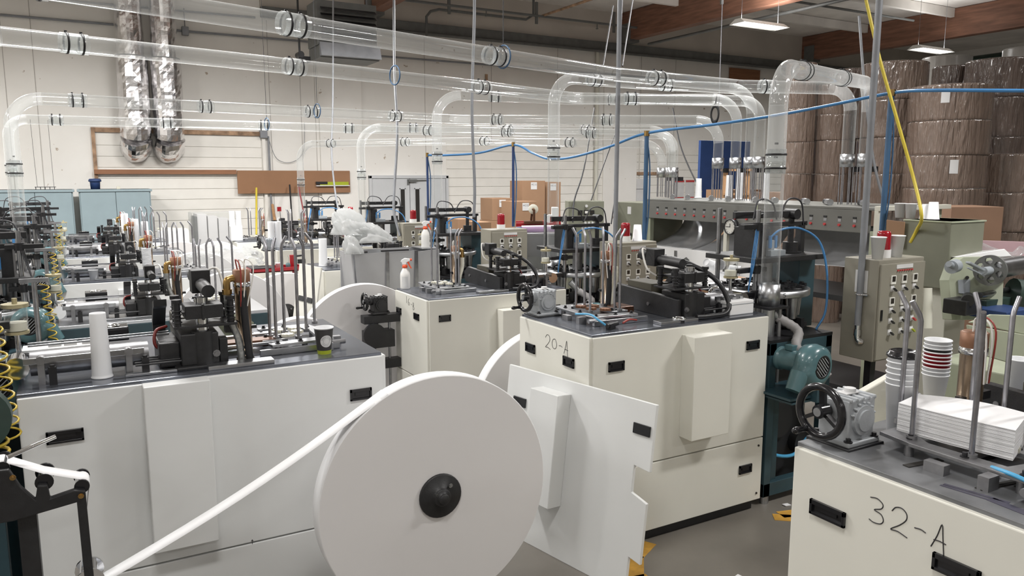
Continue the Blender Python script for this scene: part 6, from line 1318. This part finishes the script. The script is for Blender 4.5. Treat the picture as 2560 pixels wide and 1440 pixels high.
part('table_top', G().box(-.05, Lt, -.12, .4, zt_-.03, zt_), 'stainless', t, .004); part('apron', G().box(0, Lt-.05, -.1, -.08, zt_-.28, zt_-.03), 'stainless', t); part('shelf', G().box(0, Lt-.05, -.1, .36, .5, .53), 'stainless', t)
for k in range(4): part('table_leg', G().cyl(((k % 2)*(Lt-.1), -.08+(k//2)*.42, 0), ((k % 2)*(Lt-.1), -.08+(k//2)*.42, zt_-.03), .02, n=10), 'steel', t)
# green switch cabinet behind the 16-B turret
a = at(1466, 503, D=9.6); t = thing('switch_cabinet', 'green-grey switch cabinet with meters and knobs beside pale conduit', 'cabinet', (a[0], a[1], 0), R(-25)); zt_ = a[2]
b = part('cabinet_box', G().box(-.225, .225, 0, .3, .1, zt_), 'greengrey', t, .006); part('cabinet_foot', G().box(-.2, .2, .02, .28, 0, .1), 'black', b)
for x, z, w_ in ((-.0, zt_-.14, .06), (.075, zt_-.14, .055), (-.075, zt_-.14, .055), (.02, zt_-.225, .03)): q = part('panel_meter', G().box(x-w_/2, x+w_/2, -.008, 0, z-w_/2, z+w_/2), 'black', b); part('meter_face', G().box(x-w_*.3, x+w_*.3, -.009, -.008, z-w_*.2, z+w_*.3), 'dialwhite' if x == 0 else 'screen', q)
for k in range(4):
    for j in range(2): part('knob', G().cyl((-.01+k*.045, 0, zt_-.27-j*.055), (-.01+k*.045, -.02, zt_-.27-j*.055), .014, n=10), 'label', b)
part('knob', G().cyl((0, 0, zt_-.06), (0, -.02, zt_-.06), .018, n=12), 'label', b)
# ladder, stacks on packing machine
a = at(1838, 505, D=10.5); t = thing('step_ladder', 'wooden step ladder standing behind the packing machine', 'ladder', (a[0], a[1], 0), R(-40)); top = at(1838, 428, D=10.5)[2]
for sx in (-1, 1):
    part('front_rail', G().bar((sx*.30, -.25, 0), (sx*.14, 0, top), .035, .06), 'wood', t); part('rear_rail', G().bar((sx*.28, .45, 0), (sx*.12, .05, top), .03, .04), 'wood', t)
for k in range(6): s = (k+1)/7; part('step', G().cbox((0, -.25*(1-s), top*s), ((.30-.16*s)*2, .1, .025)), 'wood', t)
part('top_step', G().box(-.2, .2, -.08, .14, top, top+.03), 'wood', t)
for px, yb, n_, lab in ((1667, 503, 7, 'white cup column on packing machine near notices'), (1821, 505, 9, 'short white cup column on packing machine deck'), (1848, 505, 13, 'tall white cup column on packing machine deck'), (1913, 508, 12, 'white cup column on deck behind the 20-A tube')):
    p = at(px, yb, X=6.75); sleeve_column(6.75, min(p[1], 7.2), 1.826, .1+.02*n_, .042, .034, lab)
# ================================================================== mint machine, tall green cabinet on the right
def W2(px, py, D): return at(px, py, D=D)
a = at(2262, 548, X=5.45); b = at(2380, 548, X=5.45); ztc = a[2]; zbc = at(2350, 722, X=5.45)[2]
TG = thing('green_cabinet', 'tall green-grey cabinet with paper cups on top, fed by yellow hose', 'cabinet', (5.45, b[1], 0))
part('cabinet_box', G().box(0, .42, 0, a[1]-b[1], zbc, ztc), 'greengrey', TG, .006); part('top_rim', G().box(-.008, .43, -.008, a[1]-b[1]+.008, ztc-.012, ztc), 'mint', TG, .003); part('pedestal', G().box(.1, .36, .05, a[1]-b[1]-.05, 0, zbc), 'cream2', TG, .004)
part('cardboard_flap', G().prism([(a[1]-b[1]-.02, ztc-.02), (a[1]-b[1]+.13, ztc-.01), (a[1]-b[1]+.12, ztc-.2), (a[1]-b[1]-.02, ztc-.22)], 'yz', -.03, -.022), 'kraft', TG)
for px, lab, inv in ((2252, 'white cup on tall green cabinet, furthest left', False), (2279, 'white cup on tall green cabinet next to yellow hose', False), (2318, 'upturned white cup on tall green cabinet, shorter one', True), (2335, 'upturned white cup on tall green cabinet by the brown box', True)):
    p = at(px, 543, Z=ztc); p = at(px, 500, X=5.62); cup(5.62, p[1], ztc, .112 if px != 2335 else .13, .041 if not inv else .046, .031, lab, inv=inv)
MO = W2(2400, 900, 4.9); MM = thing('mint_machine', 'pale mint green converting machine with flanged aluminium roller', 'machine', (MO[0], MO[1], 0))
def mp(name, g, mat, bevel=0.0, par=None): return wpart(name, g, mat, par or MM, bevel)
def quadplate(pix, D, th, mat, name, par=None, bevel=.004):
    P_ = [W2(x, y, D) for x, y in pix]; n = len(P_); nr = np.cross(P_[1]-P_[0], P_[-1]-P_[0]); nr /= np.linalg.norm(nr)
    if np.dot(nr, P_[0]-np.array([0, 0, CAM_H])) < 0: nr = -nr
    g = G(); g.add(P_+[p+nr*th for p in P_], [tuple(range(n)), tuple(range(2*n-1, n-1, -1))]+[(i, n+i, n+(i+1) % n, (i+1) % n) for i in range(n)]); return mp(name, g, mat, bevel, par)
sp = quadplate([(2388, 656), (2410, 642), (2500, 640), (2510, 690), (2505, 800), (2380, 800), (2372, 700)], 5.3, .12, 'mint', 'side_plate')
quadplate([(2396, 700), (2426, 698), (2424, 735), (2398, 733)], 5.285, .01, 'geargrey', 'plate_window', sp, 0); mp('plate_bolt', G().cyl(W2(2418, 694, 5.3), W2(2418, 694, 5.27), .012, n=10), 'black', 0, sp)
c = W2(2474, 676, 5.15); ax = W2(2560, 662, 5.6)-c; ax /= np.linalg.norm(ax); u, v, d = _basis(ax)
g = G(); n = 36; Ro = .103
holes = [(k*60+20) for k in range(6)]
NR, NA = 18, 96; ok = {}
for i in range(NR):
    for k in range(NA):
        rm = Ro*(.2+.8*(i+.5)/NR); th = 2*math.pi*(k+.5)/NA; px_, py_ = rm*math.cos(th), rm*math.sin(th)
        ok[i, k] = all(math.hypot(px_-Ro*.62*math.cos(R(q)), py_-Ro*.62*math.sin(R(q))) > Ro*.225 for q in holes)
def wp(i, k, s_): rr_ = Ro*(.2+.8*i/NR); t_ = 2*math.pi*k/NA; return c+ax*s_+(u*math.cos(t_)+v*math.sin(t_))*rr_
for (i, k), o_ in ok.items():
    if not o_: continue
    q = [wp(i, k, 0), wp(i+1, k, 0), wp(i+1, k+1, 0), wp(i, k+1, 0), wp(i, k, .02), wp(i+1, k, .02), wp(i+1, k+1, .02), wp(i, k+1, .02)]
    fs = [(0, 1, 2, 3), (7, 6, 5, 4)]
    if i == 0 or not ok[i-1, k]: fs.append((0, 3, 7, 4))
    if i == NR-1 or not ok[i+1, k]: fs.append((1, 5, 6, 2))
    if not ok[i, (k-1) % NA]: fs.append((0, 4, 5, 1))
    if not ok[i, (k+1) % NA]: fs.append((3, 2, 6, 7))
    g.add(q, fs)
wh = mp('flange_wheel', g, 'steelbeam'); mp('hub', G().cyl(c-ax*.12, c+ax*.02, .028, n=16).cyl(c-ax*.125, c-ax*.118, .016, n=12), 'geargrey', 0, wh)
pv = c-ax*.09; lv = W2(2420, 656, 5.0); mp('locking_lever', G().bar(pv, lv, .035, .015).bar(pv-np.array([0, 0, .03]), lv-np.array([0, 0, .035]), .012, .01), 'geargrey', .003, wh)
mp('aluminium_roller', G().cyl(c+ax*.03, c+ax*1.3, .066, n=26), 'alu', 0, wh)
mp('second_roller', G().cyl(W2(2450, 738, 5.2), W2(2560, 716, 5.6), .02, n=14), 'steel'); mp('side_knob', G().cyl(W2(2378, 668, 5.2), W2(2390, 664, 5.25), .045, n=16).cyl(W2(2372, 660, 5.15), W2(2380, 664, 5.2), .02), 'geargrey')
quadplate([(2385, 642), (2512, 622), (2530, 640), (2410, 650)], 5.5, .3, 'plastic', 'hood')
mp('motor_body', G().cbox(W2(2405, 765, 5.2), (.18, .16, .10)).cyl(W2(2420, 745, 5.2), W2(2420, 752, 5.1), .04, n=14), 'castblack', .006); mp('blue_tray', G().cbox(W2(2500, 780, 5.2), (.32, .25, .06)), 'navy', .004); mp('drive_parts', G().cbox(W2(2460, 760, 5.4), (.3, .2, .1)).cyl(W2(2530, 730, 5.4), W2(2560, 735, 5.4), .1), 'darkgreen', .004)
tb = W2(2500, 830, 4.6); g = G()
quadplate([(2420, 812), (2560, 836), (2640, 850), (2640, 935), (2560, 918), (2430, 880)], 4.2, .02, 'mint', 'discharge_tray'); quadplate([(2424, 806), (2478, 786), (2600, 790), (2640, 850), (2560, 836)], 4.22, .02, 'mint', 'tray_back'); 
mp('machine_base', G().box(tb[0]-.1, tb[0]+.9, tb[1]-.25, tb[1]+.35, 0, .95), 'mint', .01); mp('cream_drum', G().cyl(W2(2310, 720, 5.2), W2(2310, 820, 5.2), .05), 'cream2')
quadplate([(2372, 598), (2560, 604), (2640, 612), (2640, 640), (2372, 640)], 6.0, .2, 'pinkfilm', 'wrapped_bundle'); mp('film_tube', G().tube(smooth_path([W2(2375, 606, 6), W2(2440, 612, 5.9), W2(2480, 628, 5.8), W2(2530, 640, 5.8), W2(2556, 622, 5.8)]), .03, 10), 'film')
q = quadplate([(2386, 618), (2414, 618), (2413, 634), (2387, 634)], 5.88, .004, 'label', 'paper_label', None, 0)
cc = W2(2400, 626, 5.87); e1 = _rt; g = G(); lettering(g, 'HC12', .04, lambda a_, b_: cc+_rt*a_-_dn*b_); mp('label_print', g, 'ink', 0, q)
# white pallet tub behind the gearbox of 32-A
t = thing('cream_tub', 'cream plastic tub wall beside the 32-A handwheel', 'tub', (2.44, 1.70, 0)); 
part('tub_wall', G().add([(0, 0, .95), (.10, -.03, .95), (.16, -.03, 1.40), (-.02, 0, 1.33), (0, .03, .95), (.10, 0, .95), (.16, 0, 1.40), (-.02, .03, 1.33)], [(3, 2, 1, 0), (4, 5, 6, 7), (0, 1, 5, 4), (2, 3, 7, 6), (0, 4, 7, 3), (1, 2, 6, 5)]), 'cream2', t, .004)
part('tub_base', G().box(.12, .5, .02, .3, 0, .955), 'cream2', t, .006); part('black_roller', G().cyl((.13, -.06, .98+.30), (.2, -.06, .98+.31), .03, n=14), 'black', t)
# paper scraps on the floor
for k, (x, y) in enumerate(((3.85, 3.2), (3.75, 2.98), (3.95, 3.05), (2.9, 2.7))):
    g = G(); g.rbox((x, y, .004), (.05, .03, .004), rz=k*1.1, ry=.1); solo('paper_scrap', g, 'paper', 'scrap of white paper on the floor near 20-A', 'paper scrap', 'paper scraps on the floor')
solo('floor_wire', G().tube(smooth_path([(3.62, 2.95, .004), (3.68, 2.88, .004), (3.67, 2.78, .004), (3.60, 2.72, .004)]), .002, 5), 'whitewire', 'thin curled white wire on the floor', 'wire')
# small cups in the catch tray behind 20-A
for k, (px, py) in enumerate(((1794, 668), (1800, 690), (1822, 672), (1765, 655))):
    p = at(px, py, D=5.6); t = thing('paper_cup', 'loose white cup lying in the catch tray behind 20-A', 'cup', tuple(p), 0, 'loose cups in catch tray'); b = part('cup_body', G().lathe(cup_profile(.08, .036, .028), n=20), 'cupwhite', t); t.rotation_euler = (R(70+15*k), 0, R(40*k-30))
p = at(1800, 705, D=5.65); t = thing('catch_tray', 'white catch tray behind the 20-A oil jar', 'tray', (p[0]-.2, p[1]-.1, 0)); part('tray_floor', G().box(0, .42, 0, .3, p[2]-.04, p[2]-.03), 'plastic', t); part('tray_rim', G().box(0, .42, 0, .008, p[2]-.04, p[2]+.01).box(0, .42, .292, .3, p[2]-.04, p[2]+.01).box(0, .008, 0, .3, p[2]-.04, p[2]+.01).box(.412, .42, 0, .3, p[2]-.04, p[2]+.01), 'plastic', t); part('tray_stand', G().box(.18, .24, .12, .18, 0, p[2]-.04), 'steel', t)
